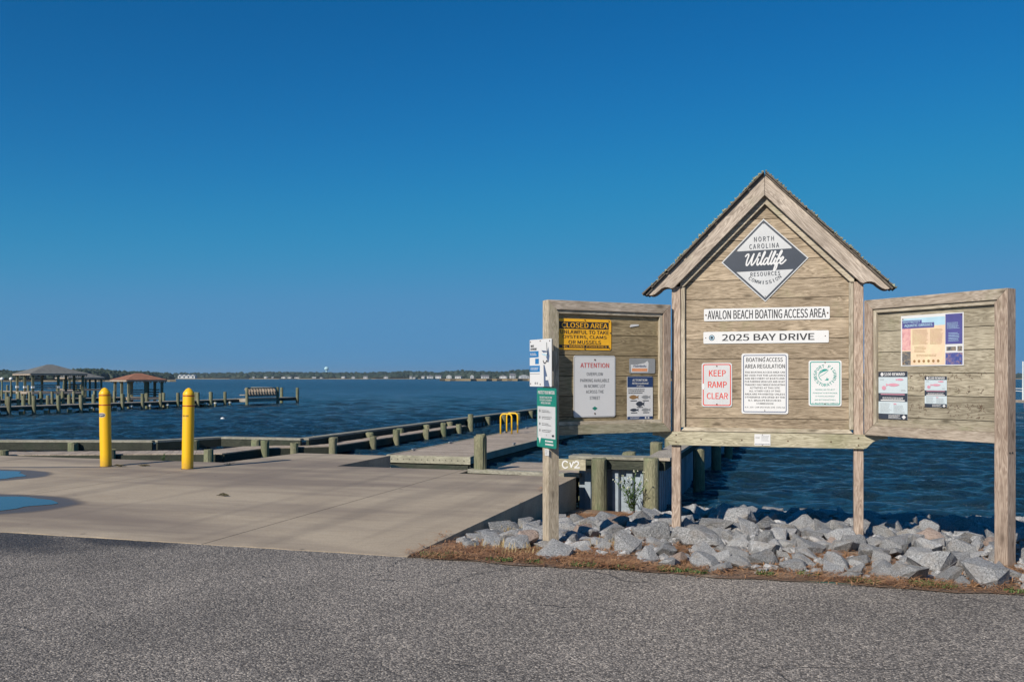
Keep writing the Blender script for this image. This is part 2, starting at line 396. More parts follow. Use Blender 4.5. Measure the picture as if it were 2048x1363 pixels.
# ================================================================ THE SETTING
ZW = -0.60                                                     # level of the sound
def bank_z(a, b):
    z = np.interp(b, [-.5, 0, .6, 2, 2.6, 3.5, 4.5, 5.5, 6.6, 7.6, 9, 14], [-.012, -.012, -.035, -.05, -.07, -.15, -.23, -.33, -.50, -.66, -.85, -1.3])
    n = np.interp(b, [-.5, 0, .6, 2, 4.3, 6.6, 7.6, 9, 14], [-.012, -.012, -.035, -.14, -.38, -.50, -.64, -.85, -1.3])
    k = np.clip((a - .7) / 1.1, 0, 1)
    return z * k + n * (1 - k)

# asphalt lot: one sheet that runs out behind and to both sides of the camera
mb = MB(); mb.plate([(-60, -60), (60, -60), (60, 0.0), (-60, 0.0)], -.3, -.004)
ag = link('asphalt_lot', mb.mesh('asphalt_lot'), M['asphalt']); struct(ag)

# concrete apron, poured in lanes with open joints
apron = bpy.data.objects.new('concrete_apron', None); COL.objects.link(apron); struct(apron)
def wob(x, s=.012): return s * math.sin(x * 7.3) + s * .7 * math.sin(x * 19.1 + 1) + s * .5 * math.sin(x * 43)
for a0, a1 in ((-2.07, 0.0), (-6.48, -2.07), (-10.9, -6.48), (-15.3, -10.9), (-26, -15.3)):
    x0, x1 = a0 + .006, a1 - .006
    n = int((x1 - x0) / .08); front = [(x0 + (x1 - x0) * i / n, wob(x0 + (x1 - x0) * i / n) + .012) for i in range(n + 1)]
    if a1 == 0.0: poly = front + [(x1, 6.62), (-1.95, 6.62), (-1.95, 7.2), (x0, 7.2)]
    else: poly = front + [(x1, 7.17), (x0, 7.17)]
    mb = MB(); mb.plate(poly, -.95, 0.0); part('slab_panel', mb, M['concrete'], apron)
mb = MB(); mb.plate([(-6.75, 7.19), (-4.45, 7.21), (-4.45, 9.47), (-6.5, 9.47)], -1.2, -.003)
part('landing_slab', mb, M['concrete'], apron)
mb = MB(); mb.add([(-4.44, 7.21, -.01), (-.02, 7.21, -.01), (-.02, 16, -1.35), (-4.44, 16, -1.35)], [(0, 1, 2, 3)])
part('launch_ramp', mb, M['concrete'], apron)

# puddles lying in the hollows
for cx, cy, rx, ry, rot in PUD:
    mb = MB(); n = 64; poly = []
    for k in range(n):
        q = 2 * math.pi * k / n; r = 1 + .07 * math.sin(3 * q + cx) + .045 * math.sin(7 * q) + .02 * math.sin(13 * q)
        x, y = rx * r * math.cos(q), ry * r * math.sin(q)
        poly.append((cx + x * math.cos(rot) - y * math.sin(rot), cy + x * math.sin(rot) + y * math.cos(rot)))
    mb.plate(poly, .001, .004); o = link('puddle', mb.mesh('puddle'), M['puddle']); struct(o)

# bank of dirt between the lot and the water
xs = np.concatenate([np.arange(0.004, 9, .12), np.arange(9, 40, .8)]); ys = np.concatenate([np.arange(-.004, 8, .12), np.arange(8, 15, .6)])
gx, gy = np.meshgrid(xs, ys); gz = bank_z(gx, gy) + .018 * np.sin(gx * 3.1 + gy * 2.2) * np.clip(gy, 0, 1) + .012 * np.sin(gx * 9.7 - gy * 6.1) * np.clip(gy, 0, 1)
edge = (gy <= 0); gy = np.where(edge, -.05 + .035 * np.sin(gx * 4.1) + .02 * np.sin(gx * 11.3), gy); gz = np.where(edge, .004, gz)
nx, ny = len(xs), len(ys)
vs = np.stack([gx, gy, gz], -1).reshape(-1, 3); fs = [(j*nx+i, j*nx+i+1, (j+1)*nx+i+1, (j+1)*nx+i) for j in range(ny-1) for i in range(nx-1)]
me = bpy.data.meshes.new('bank'); me.from_pydata(vs.tolist(), [], fs); me.update()
bank = link('bank_ground', me, M['dirt']); struct(bank)

# water: one sheet out to the horizon, wind chop as real relief where it is near
def graded(c, lo, hi, s0, g):
    def side(lim):
        out = []; d = 0.0
        while d < lim:
            d += max(s0, g * (d - 14)); out.append(d)
        return out
    L = [c - d for d in side(c - lo)][::-1]; Rr = [c + d for d in side(hi - c)]
    return np.array(L + [c] + Rr)
wx = graded(0, -3200, 3200, .09, .016); wy = graded(7.3, 7.25, 5200, .075, .015)
wy = np.concatenate([[3.0, 5.2], wy[wy > 6]])
gx, gy = np.meshgrid(wx, wy); sx = np.gradient(wx)[None, :] + 0 * gx; sy = np.gradient(wy)[:, None] + 0 * gx
sp = np.maximum(sx, sy); gz = np.zeros_like(gx); wr = np.random.default_rng(5)
for k in range(80):
    lam = .28 * (1.038 ** k) * (1 + .1 * wr.random()); th = -1.45 + wr.normal(0, .42); ph = wr.random() * 6.28
    kx, ky = math.cos(th) * 6.283 / lam, math.sin(th) * 6.283 / lam
    amp = .0115 * lam ** .8 / (1 + (lam / 1.5) ** 2)
    fade = np.clip((lam / sp - 2.2) / 2.0, 0, 1)
    if lam > 1.1: amp = amp * (1 + 2.2 * np.clip((np.hypot(gx - 3, gy + 7) - 32) / 50, 0, 1))
    p = kx * gx + ky * gy + ph + .8 * np.sin(gx * .21 + k) + .8 * np.sin(gy * .17 + 2 * k)
    gz += amp * fade * (np.sin(p) + .28 * np.cos(2 * p))
calm = np.clip((gy - 6.5) / 4, .6, 1)
vs = np.stack([gx, gy, ZW + gz * calm], -1).reshape(-1, 3); nx, ny = len(wx), len(wy)
ii = (np.arange(ny - 1)[:, None] * nx + np.arange(nx - 1)[None, :]).reshape(-1)
q = np.stack([ii, ii + 1, ii + nx + 1, ii + nx], -1).astype(np.int32)
me = bpy.data.meshes.new('water'); me.vertices.add(len(vs)); me.vertices.foreach_set('co', vs.astype(np.float32).ravel())
me.loops.add(q.size); me.loops.foreach_set('vertex_index', q.ravel()); me.polygons.add(len(q))
me.polygons.foreach_set('loop_start', np.arange(0, q.size, 4, dtype=np.int32)); me.polygons.foreach_set('loop_total', np.full(len(q), 4, np.int32))
me.update(calc_edges=True); me.polygons.foreach_set('use_smooth', np.ones(len(q), bool))
water = link('water', me, M['water']); struct(water)

# ---------------------------------------------------------------- shore protection and docks
def corrugated(mb, p0, p1, z0, z1, period=.22, depth=.09):
    p0 = Vector((*p0, 0)); p1 = Vector((*p1, 0)); L = (p1 - p0).length; t = (p1 - p0) / L; n = Vector((t.y, -t.x, 0))
    pts = []; k = 0; x = 0
    pat = ((0, 0), (.42, 0), (.5, 1), (.92, 1))
    while x < L:
        for fx, d in pat:
            xx = x + fx * period
            if xx <= L: pts.append(p0 + t * xx + n * (d * depth - depth / 2))
        x += period
    vs = [(p.x, p.y, z0) for p in pts] + [(p.x, p.y, z1) for p in pts]; m = len(pts)
    mb.add(vs, [(i, i + 1, m + i + 1, m + i) for i in range(m - 1)])
def piling_mesh(r, h, ragged=False, seed=0):
    rr = random.Random(seed); prof = [(r * 1.02, -1.6), (r, -.2), (r * .99, h - .03), (r * .94, h)]
    mb = MB(); mb.lathe(prof, 14)
    v = mb.v
    for i, p in enumerate(v):
        if p[2] > h - .04: v[i] = (p[0] + .008 * rr.uniform(-1, 1), p[1] + .008 * rr.uniform(-1, 1), p[2] + (.014 if not ragged else .035) * rr.uniform(-1, .6))
        else:
            k = 1 + .03 * math.sin(3 * math.atan2(p[1], p[0]) + seed); v[i] = (p[0] * k, p[1] * k, p[2])
    return mb.mesh('piling')
PM = {}
def piling(parent, x, y, top, r=.12, name='piling'):
    key = (round(top, 2), r)
    if key not in PM: PM[key] = piling_mesh(r, top, seed=len(PM))
    o = link(name, PM[key], M['pile'], parent, (x - parent.location.x if parent else x, y - parent.location.y if parent else y, 0), random.uniform(0, 6))
    return o
def lerp(p, q, t): return (p[0] + (q[0] - p[0]) * t, p[1] + (q[1] - p[1]) * t)

# sheet-pile wall beside the launch ramp and out into the sound
bw = thing('bulkhead', 'grey corrugated sheet pile bulkhead with timber cap beyond the rocks', 'bulkhead', (0, 0, 0))
F0, F1, F2 = (-.02, 6.86), (1.16, 6.86), (1.32, 21.5)
mb = MB(); corrugated(mb, F0, F1, -1.5, .22); part('sheet_pile', mb, M['vinyl'], bw)
mb = MB(); corrugated(mb, (1.2, 6.9), F2, -1.8, .22); part('sheet_pile', mb, M['vinyl'], bw)
mb = MB(); mb.bar((-.1, 6.755, .205), (1.28, 6.755, .205), .09, .15); part('waler', mb, M['darkwood'], bw)
mb = MB(); mb.bar((1.315, 6.72, .205), (1.43, 21.5, .205), .09, .15); part('waler', mb, M['darkwood'], bw)
mb = MB(); mb.bar((-.14, 6.85, .305), (1.10, 6.85, .305), .34, .045); part('cap_board', mb, M['capwood'], bw)
mb = MB(); mb.bar((1.26, 6.69, .307), (1.34, 21.5, .307), .36, .045); part('cap_board', mb, M['deckY'], bw)
for x, y, t in ((.37, 6.58, .31), (1.17, 6.56, .34), (1.55, 10.2, .20), (1.58, 14.1, .20), (1.62, 18.0, .20), (1.65, 21.2, .20),
                (.72, 7.25, .36), (1.02, 8.2, .46), (1.05, 10.0, .44), (1.08, 12.6, .45), (1.1, 15.6, .45), (1.12, 19, .45), (-.02, 7.35, .30)):
    piling(bw, x, y, t, .12 if y < 7 else .11)
gb = MB(); gb.box(-.30, .17, 6.50, 6.55, .12, .29); gboard = part('end_board', gb, M['railG'], bw)
def stroke(mb, pts, r, y):                                  # flat painted line
    for k in range(len(pts) - 1):
        p, q_ = Vector((pts[k][0], 0, pts[k][1])), Vector((pts[k+1][0], 0, pts[k+1][1])); t = (q_ - p)
        if t.length < 1e-6: continue
        t.normalize(); n = Vector((-t.z, 0, t.x)) * r; e = t * r * .6
        a, b, c, d = p - e + n, q_ + e + n, q_ + e - n, p - e - n
        mb.add([(v.x, y - k * 1e-5, v.z) for v in (a, b, c, d)], [(3, 2, 1, 0)])
sm = MB()
stroke(sm, [(-.15 + .045 * math.cos(q), .205 + .055 * math.sin(q)) for q in np.linspace(.7, 5.6, 14)], .010, 6.496)
stroke(sm, [(-.075, .235), (-.055, .165), (-.02, .25)], .010, 6.4955)
stroke(sm, [(-.005, .235), (.02, .262), (.055, .25), (.06, .22), (.03, .185), (0.0, .16), (.075, .162)], .010, 6.495)
part('painted_mark', sm, M['sign_white'], gboard)
mb = MB(); mb.bar((-1.9, 7.0, .012), (.02, 6.80, .012), .16, .06); curb = part('timber_curb', mb, M['capwood'], bw)
for k in range(12):
    mb = MB(); y = 7.12 + k * .145; mb.box(-1.62, -.12, y, y + .138, -.035, 0.0 + .004 * random.random()); part('plank', mb, M['deckX'], bw)

pl = link('mooring_piling', piling_mesh(.105, .60, True, 3), M['pile'], None, (-1.72, 7.03, 0)); tag(pl, 'lone weathered wooden piling at the head of the launch ramp', 'piling')

# floating dock
fd = thing('floating_dock', 'low floating dock with brown plank deck beside the launch ramp', 'dock', (-4.95, 12.75, -.29))
DL = 13.6; DW = 2.0
for k in range(int(DL / .145)):
    mb = MB(); mb.box(-DW/2, DW/2, k*.145, k*.145+.139, -.035, .003 * random.random()); part('deck_plank', mb, M['deckX'], fd)
for sx in (-1, 1):
    mb = MB(); mb.box(sx*DW/2 - .03 + (.035 if sx > 0 else -.035), sx*DW/2 + .03 + (.035 if sx > 0 else -.035), -.02, DL, -.16, .012); part('side_board', mb, M['greywood'], fd)
    mb = MB(); mb.box(sx*(DW/2+.02) - .02, sx*(DW/2+.02) + .02, 0, DL, -.42, -.19); part('rub_rail', mb, M['darkwood'], fd)
mb = MB(); mb.box(-DW/2-.06, DW/2+.06, -.07, -.024, -.17, .008); fbd = part('end_board', mb, M['greywood'], fd)
mb = MB(); mb.box(-DW/2, DW/2, -.05, -.02, -.42, -.20); part('lower_board', mb, M['darkwood'], fd)
for k in range(13):
    mb = MB(); mb.lathe([(.012, 0), (.012, .01)], 8); o = part('bolt', mb, M['bolt'], fbd, (-.92 + k * .152, -.069, -.085)); o.rotation_euler = (R_(90), 0, 0)
for sx in (-1, 1):
    for k in range(5):
        mb = MB(); mb.box(-.11, .11, -.02, .02, .03, .055); mb.box(-.05, -.03, -.02, .02, 0, .03); mb.box(.03, .05, -.02, .02, 0, .03)
        part('cleat', mb, M['steel'], fd, (sx * .93, 1.3 + k * 2.6, .003), R_(90))
# yellow ladder at the left edge of the dock
ld = thing('boarding_ladder', 'bright yellow tubular boarding ladder rising from the floating dock', 'ladder', (-5.66, 21.6, -.285))
for y in (-.34, .34):
    mb = MB()
    pts = [(-.20, y, -.5), (-.20, y, .55), (-.18, y, .61), (-.12, y, .65), (.10, y, .65), (.16, y, .61), (.18, y, .55), (.18, y, 0)]
    mb.tube(pts, .028, 8); part('rail', mb, M['yellow'], ld, smooth=True)
for z in (-.2, -.45):
    mb = MB(); mb.tube([(-.20, -.34, z), (-.20, .34, z)], .02, 8); part('rung', mb, M['yellow'], ld)

# timber breakwater on the left with the narrow catwalk inside it
def run(parent, pts, zc, cap=True):
    for i in range(len(pts) - 1):
        p, q_ = pts[i], pts[i+1]
        mb = MB(); corrugated(mb, p, q_, -1.9, zc - .08, .46, .14); part('sheet_pile', mb, M['vinyl'], parent)
        t = Vector((q_[0]-p[0], q_[1]-p[1])).normalized(); n = Vector((t.y, -t.x))
        mb = MB(); mb.bar((p[0]+n.x*.13, p[1]+n.y*.13, zc-.13), (q_[0]+n.x*.13, q_[1]+n.y*.13, zc-.13), .08, .2); part('waler', mb, M['darkwood'], parent)
        mb = MB(); mb.bar((p[0], p[1], zc+.002*i), (q_[0], q_[1], zc+.002*i), .34, .05); part('cap_board', mb, M['capwood'], parent)
brk = thing('breakwater', 'long low timber breakwater with sheet piling enclosing the left of the basin', 'breakwater', (0, 0, 0))
BP = [(-30, 9.2), (-17.2, 12.4), (-13.2, 13.5), (-12.35, 15.3), (-9.75, 15.35), (-9.95, 42)]
run(brk, BP, -.16)
for i in range(len(BP) - 1):
    p, q_ = BP[i], BP[i+1]; L = math.dist(p, q_); n = max(1, int(L / 2.3)); t = Vector((q_[0]-p[0], q_[1]-p[1])).normalized(); nn = Vector((t.y, -t.x))
    for k in range(n):
        c = lerp(p, q_, (k + .5) / n); piling(brk, c[0] + nn.x * .30, c[1] + nn.y * .30, -.17, .13)
cw = thing('catwalk', 'narrow plank catwalk on short pilings along the inside of the breakwater', 'walkway', (0, 0, 0))
CF = [(-24, 8.0), (-15.1, 10.45), (-10.9, 12.1), (-10.3, 12.35), (-10.25, 14.1), (-8.9, 15.35), (-8.92, 26.5)]     # front edge
CB = [(-24.3, 9.0), (-15.4, 11.4), (-11.5, 13.0), (-11.2, 13.1), (-11.15, 14.5), (-9.42, 15.9), (-9.5, 26.5)]
ZC = -.33
for i in range(len(CF) - 1):
    f0, f1, b0, b1 = CF[i], CF[i+1], CB[i], CB[i+1]; n = max(2, int(math.dist(f0, f1) / .15))
    for k in range(n):
        a, b = lerp(f0, f1, k / n), lerp(f0, f1, (k + .95) / n); c, d = lerp(b0, b1, (k + .95) / n), lerp(b0, b1, k / n)
        mb = MB(); mb.plate([a, b, c, d], ZC - .04, ZC + .004 * random.random()); part('deck_plank', mb, M['deckX'], cw)
    t = Vector((f1[0]-f0[0], f1[1]-f0[1])).normalized(); nn = Vector((t.y, -t.x))
    mb = MB(); mb.bar((f0[0]+nn.x*.03, f0[1]+nn.y*.03, ZC-.115), (f1[0]+nn.x*.03, f1[1]+nn.y*.03, ZC-.115), .05, .19); part('fascia_board', mb, M['darkwood'], cw)
for x, y, t in ((-15.0, 10.3, -.2), (-12.7, 11.25, -.22), (-10.42, 11.95, -.2), (-10.12, 14.0, -.10), (-8.73, 15.15, -.09), (-9.6, 14.6, -.36), (-8.74, 17.7, -.37), (-8.74, 19.4, -.09), (-8.75, 21.9, -.37), (-8.76, 23.6, -.08), (-8.76, 25.2, -.37), (-8.78, 26.6, .12), (-19, 9.1, -.2)):
    piling(cw, x, y, t, .11)

# ================================================================ THE NOTICE BOARD
KX, KY = 2.94, 2.14
kb = thing('notice_board', 'large weathered wooden three-panel notice board with gabled roof on posts in the rocks', 'notice board', (KX, KY, 0))
TH = R_(43)
def kp(name, mb, m, loc=(0, 0, 0), rz=0.0, bevel=.003): return part(name, mb, m, kb, loc, rz, bevel)
# centre posts, trims, planks (x measured from the centre line)
for s in (-1, 1):
    xa, xb = sorted((s * .918, s * .83))
    mb = MB(); mb.box(xa, xb, -.045, .045, -.5, 2.52); kp('post', mb, M['postZ'])
    xa, xb = sorted((s * .828, s * .786))
    mb = MB(); mb.box(xa, xb, -.03, .03, 1.045, 2.475); kp('trim', mb, M['trimZ'])
mb = MB(); mb.prism([(-.828, 1.006), (.828, 1.006), (.79, 1.046), (-.79, 1.046)], -.03, .03); kp('trim', mb, M['trimX'])
ZP = [1.03, 1.14, 1.339, 1.539, 1.739, 1.939, 2.143, 2.343, 2.532, 2.728, 2.928, 3.135, 3.305]
APX = 3.31
for i in range(len(ZP) - 1):
    z0, z1 = ZP[i] + .0025, ZP[i+1] - .0025
    h0, h1 = min(.805, APX - z0), min(.805, APX - z1); h1 = max(h1, .004)
    zk = APX - .805
    poly = [(-h0, z0), (h0, z0)] + ([(.805, zk)] if z0 < zk < z1 else []) + [(h1, z1), (-h1, z1)] + ([(-.805, zk)] if z0 < zk < z1 else [])
    mb = MB(); mb.prism(poly, .004 + .004 * random.random(), .03); kp('plank', mb, M['plank'], bevel=.002)
mb = MB(); mb.prism([(-.80, 1.04), (.80, 1.04), (.80, 2.49), (0, 3.29), (-.80, 2.49)], .0305, .040); kp('added_gap_blocker', mb, M['darkwood'], bevel=0)  # added dark sheet, keeps sky light from showing through the plank gaps
# rake trims, fascia boards, roof
for s in (-1, 1):
    o = MB(); pts = [(0, 3.364), (0, 3.276), (.80, 2.476), (.886, 2.478)]
    pts = [(s * x, z) for x, z in pts]; pts = pts if s < 0 else pts[::-1]
    o.prism(pts, -.045, .0); kp('rake_trim', o, M['trimX'], bevel=.002)
    out = [(0.0015, 3.552), (0.0015, 3.352), (.885, 2.468), (.915, 2.456), (.95, 2.470), (.985, 2.470), (1.015, 2.458), (1.045, 2.43), (1.08, 2.404), (1.11, 2.392), (1.135, 2.393), (1.152, 2.402)]
    # board built along its own length so that the grain follows the slope
    c, sn = math.cos(R_(45)), math.sin(R_(45))
    loc = [((x * c - (z - 3.552) * c), (x * c + (z - 3.552) * c)) for x, z in out]
    if s < 0: loc = [(-x, z) for x, z in loc]
    mb = MB(); mb.prism(loc, -.105, -.067); fo = kp('fascia_board', mb, M['fascia'], bevel=.002)
    fo.location = (0, 0, 3.552); fo.rotation_euler = (0, R_(45) * s, 0)
    mb = MB(); mb.prism(loc, .067, .105); fo = kp('fascia_board', mb, M['fascia'], bevel=.002)
    fo.location = (0, 0, 3.552); fo.rotation_euler = (0, R_(45) * s, 0)
    mb = MB(); xa, xb = sorted((0, s * 1.645)); mb.box(xa, xb, -.125, .125, .002, .02); rd = kp('roof', mb, M['roofedge'], bevel=0)
    rd.location = (0, 0, 3.552); rd.rotation_euler = (0, R_(45) * s, 0)
    for k in range(15):
        mb = MB(); x0 = 1.665 - k * .114; x1 = x0 - .20; x1 = max(x1, -.01)
        dz = .022
        mb.add([(s*x0, -.145, .020), (s*x0, .145, .020), (s*x0, .145, .036), (s*x0, -.145, .036), (s*x1, -.145, .018), (s*x1, .145, .018), (s*x1, .145, .024), (s*x1, -.145, .024)],
               [(0,1,2,3),(7,6,5,4),(0,4,5,1),(1,5,6,2),(2,6,7,3),(3,7,4,0)])
        sh = link('shingle', mb.mesh('shingle'), M['roofedge'], rd, (0, random.uniform(-.012, .012), 0)); sh.rotation_euler = (0, R_(random.uniform(-.6, .6)), 0)
    lm = MB()
    for k in range(420):
        x = random.uniform(-.02, 1.66); y = random.choice([random.uniform(-.152, -.06), random.uniform(-.15, .15)]); r = random.uniform(.005, .017); z = .034 + r * .3
        n0 = len(lm.v); vv = []
        for j in range(6):
            q = j * 1.047; vv.append((s*(x + r*math.cos(q)*random.uniform(.6, 1.3)), y + r*math.sin(q)*random.uniform(.6, 1.3), z - .008))
        vv.append((s*x, y, z + r * random.uniform(.5, 1.4)))
        lm.add(vv, [(j, (j+1) % 6, 6) for j in range(6)])
    lo = link('lichen', lm.mesh('lichen'), M['mossy'], rd); lo['kind'] = 'stuff'
# cross beam under the centre panel
end = [(-1.11, .985), (-1.115, 1.003)]
bp = [(-.915, .866), (.915, .866), (.945, .875), (.97, .905), (1.0, .935), (1.06, .957), (1.135, .965), (1.13, 1.003), (-1.105, 1.003), (-1.11, .965), (-1.04, .957), (-.985, .935), (-.955, .905), (-.935, .875)]
mb = MB(); mb.prism(bp, -.085, -.047); kp('cross_beam', mb, M['railG'], bevel=.002)
mb = MB(); mb.prism(bp, .047, .085); kp('cross_beam', mb, M['railX'], bevel=.002)
for s in (-1, 1):
    for x, z in ((.87, .90), (.87, .97), (.62, .93), (.22, .93)):
        mb = MB(); mb.lathe([(.007, 0), (.007, .005)], 8); o = kp('screw', mb, M['rust'], (s * x, -.085, z), bevel=0); o.rotation_euler = (R_(90), 0, 0)

# the two wings; each built from its hinge at the centre post outwards
WZ = {-1: [1.085, 1.174, 1.372, 1.566, 1.768, 1.966, 2.20], 1: [1.085, 1.182, 1.387, 1.589, 1.790, 1.988, 2.205]}
def wing(s):
    loc = (s * .865, 0, 0); rz = -s * TH
    pk, rl, po = (M['plankL'], M['railG'], M['postM']) if s < 0 else (M['plankR'], M['railX'], M['postM'])
    def wp(name, poly, y0, y1, m, bevel=.003):
        mb = MB(); pts = [(s * x, z) for x, z in poly]; pts = pts if s > 0 else pts[::-1]
        mb.prism(pts, y0, y1); return kp(name, mb, m, loc, rz, bevel)
    top, bot = 2.29, 1.003
    wp('post', [(1.417, -.5), (1.532, -.5), (1.532, top), (1.417, top - .115)], -.0475, .068, po if s < 0 else M['postZ'])
    wp('frame_rail', [(.114, top), (.204, top - .09), (1.440, top - .09), (1.530, top)], -.045, .045, M['railX'])
    wp('frame_rail', [(.114, bot), (1.440, bot), (1.440, bot + .09), (.204, bot + .09)], -.045, .045, rl)
    wp('frame_stile', [(.114, bot + .002), (.203, bot + .091), (.203, top - .091), (.114, top - .002)], -.045, .045, M['postZ'])
    i0, i1, j0, j1 = .205, 1.439, bot + .091, top - .091
    wp('trim', [(i0, j1), (i0 + .035, j1 - .035), (i1 - .035, j1 - .035), (i1, j1)], -.028, .02, M['trimX'], .002)
    wp('trim', [(i0, j0), (i1, j0), (i1 - .035, j0 + .035), (i0 + .035, j0 + .035)], -.028, .02, M['trimX'], .002)
    wp('trim', [(i0, j0 + .002), (i0 + .034, j0 + .036), (i0 + .034, j1 - .036), (i0, j1 - .002)], -.028, .02, M['trimZ'], .002)
    wp('trim', [(i1, j0 + .002), (i1, j1 - .002), (i1 - .034, j1 - .036), (i1 - .034, j0 + .036)], -.028, .02, M['trimZ'], .002)
    Z = WZ[s]
    for k in range(len(Z) - 1):
        wp('plank', [(.21, Z[k] + .0025), (1.43, Z[k] + .0025), (1.43, Z[k+1] - .0025), (.21, Z[k+1] - .0025)], .002 + .004 * random.random(), .028, pk, .002)
    wp('added_gap_blocker', [(.212, 1.09), (1.428, 1.09), (1.428, 2.19), (.212, 2.19)], .0285, .036, M['darkwood'], 0)  # same added sheet behind the wing, blocks light between its planks
    if s > 0:
        for x in (-.018, .018):
            mb = MB(); mb.lathe([(.008, 0), (.008, .004)], 8); o = kp('bolt', mb, M['bolt'], bevel=0)
            P = Vector((loc[0], 0, .93)) + Matrix.Rotation(rz, 3, 'Z') @ Vector((1.5325, x, 0)); o.location = P; o.rotation_euler = (0, R_(90), rz)
        st = MB()                                              # rows of old staples and torn corners
        for k in range(150):
            r_, c_ = random.choice((1.575, 1.56, 1.455, 1.44, 1.30, 1.29, 1.265, 1.22)), random.choice((.60, .68, .72, .97, 1.03, 1.06, 1.15, 1.17, 1.26, 1.28))
            x = c_ + random.gauss(0, .014); z = r_ + random.gauss(0, .012); L = random.uniform(.004, .013); q = random.uniform(0, 3.14)
            stroke(st, [(x - L * math.cos(q), z - L * math.sin(q)), (x + L * math.cos(q), z + L * math.sin(q))], .0013, -.0015)
        so_ = kp('staples', st, M['rust'], loc, rz, 0); so_['kind'] = 'stuff'
for s in (-1, 1): wing(s)

# ---------------------------------------------------------------- print helpers for signs (face looks along -y, x right, z up)
FONT = None
try:                                                   # the interface typeface that ships inside Blender itself
    import os
    FONT = bpy.data.fonts.load(os.path.join(bpy.utils.system_resource('DATAFILES'), 'fonts', 'Noto Sans CJK Regular.woff2'))
except Exception: FONT = None
def text_mesh(s, w=None, h=None, bold=0.0, shear=0.0, spacing=1.0, res=3):
    cu = bpy.data.curves.new('t', 'FONT'); cu.body = s; cu.align_x = 'CENTER'; cu.align_y = 'CENTER'; cu.size = 1
    cu.offset = bold
    if FONT is not None: cu.font = FONT
    cu.fill_mode = 'FRONT'; cu.shear = shear; cu.resolution_u = res; cu.space_character = spacing; cu.fill_mode = 'FRONT'
    o = bpy.data.objects.new('t', cu); COL.objects.link(o)
    dg = bpy.context.evaluated_depsgraph_get(); me = bpy.data.meshes.new_from_object(o.evaluated_get(dg))
    bpy.data.objects.remove(o); bpy.data.curves.remove(cu)
    co = np.zeros(len(me.vertices) * 3); me.vertices.foreach_get('co', co); co = co.reshape(-1, 3)
    fs = [tuple(p.vertices) for p in me.polygons]; bpy.data.meshes.remove(me)
    mn, mx = co[:, :2].min(0), co[:, :2].max(0); c = (mn + mx) / 2; sz = mx - mn
    ky = h / sz[1]; kx = (w / sz[0]) if w else ky
    return np.stack([(co[:, 0] - c[0]) * kx, (co[:, 1] - c[1]) * ky], -1), fs
def put_text(mb, s, x, z, w, h, y, bold=.0, rot=0.0, **kw):
    xy, fs = text_mesh(s, w, h, 0.0, **kw); c, n = math.cos(rot), math.sin(rot); d = bold * h * 1.5
    for k, (ox, oz) in enumerate(((0, 0), (-d, 0), (d, 0), (0, d * .6)) if bold > 0 else ((0, 0),)):   # a heavier stroke from offset impressions
        mb.add([(x + (p[0]+ox)*c - (p[1]+oz)*n, y - k * .0003, z + (p[0]+ox)*n + (p[1]+oz)*c) for p in xy], fs)
def arc_text(mb, s, cx, cz, r, a_mid, span, h, y, inward=False, bold=.0):
    n = len(s)
    for i, ch in enumerate(s):
        if ch == ' ': continue
        f = (i + .5) / n - .5; a = a_mid - f * span if not inward else a_mid + f * span
        rot = a - math.pi / 2 if not inward else a + math.pi / 2
        wch = h * (.45 if ch == 'I' else .75); hh = h
        put_text(mb, ch, cx + r * math.cos(a), cz + r * math.sin(a), wch if ch != 'I' else h * .2, hh, y, bold, rot)
def rrect(w, h, r, n=5):
    out = []
    for cx, cz, a0 in ((w/2-r, h/2-r, 0), (-w/2+r, h/2-r, 90), (-w/2+r, -h/2+r, 180), (w/2-r, -h/2+r, 270)):
        for k in range(n + 1):
            a = R_(a0 + 90 * k / n); out.append((cx + r * math.cos(a), cz + r * math.sin(a)))
    return out
def quad(mb, x0, x1, z0, z1, y): mb.add([(x0,y,z0),(x1,y,z0),(x1,y,z1),(x0,y,z1)], [(0,1,2,3)])
def poly(mb, pts, y): mb.add([(x, y, z) for x, z in pts], [tuple(range(len(pts)))])
def ring(mb, outer, inner, y):
    n = len(outer); mb.add([(x, y, z) for x, z in outer] + [(x, y, z) for x, z in inner], [(i, (i+1) % n, n + (i+1) % n, n + i) for i in range(n)])
def disc(mb, x, z, r, y, n=14, sx=1): poly(mb, [(x + sx*r*math.cos(6.2832*k/n), z + r*math.sin(6.2832*k/n)) for k in range(n)], y)
def lines(mb, x0, x1, z0, z1, n, y, th=.35, seed=0, ragged=.25):       # print too small to read
    rr = random.Random(seed); dz = (z0 - z1) / n
    for i in range(n):
        z = z0 - dz * (i + .5); x = x0; xe = x1 - (x1 - x0) * rr.uniform(0, ragged)
        while x < xe:
            wl_ = rr.uniform(.008, .026) * (x1 - x0) / .2; e = min(x + wl_, xe); quad(mb, x, e, z - dz*th/2, z + dz*th/2, y); x = e + (x1 - x0) * .018
def fish(mb, x, z, L, y, H=None, flip=1):
    H = H or L * .26; pr = [(-.5, 0), (-.42, .2), (-.25, .42), (-.05, .5), (.15, .42), (.32, .16), (.5, .45), (.46, 0), (.5, -.45), (.32, -.16), (.12, -.42), (-.1, -.5), (-.3, -.36), (-.43, -.16)]
    poly(mb, [(x + flip * p * L, z + q * H) for p, q in (pr if flip > 0 else pr[::-1])], y)

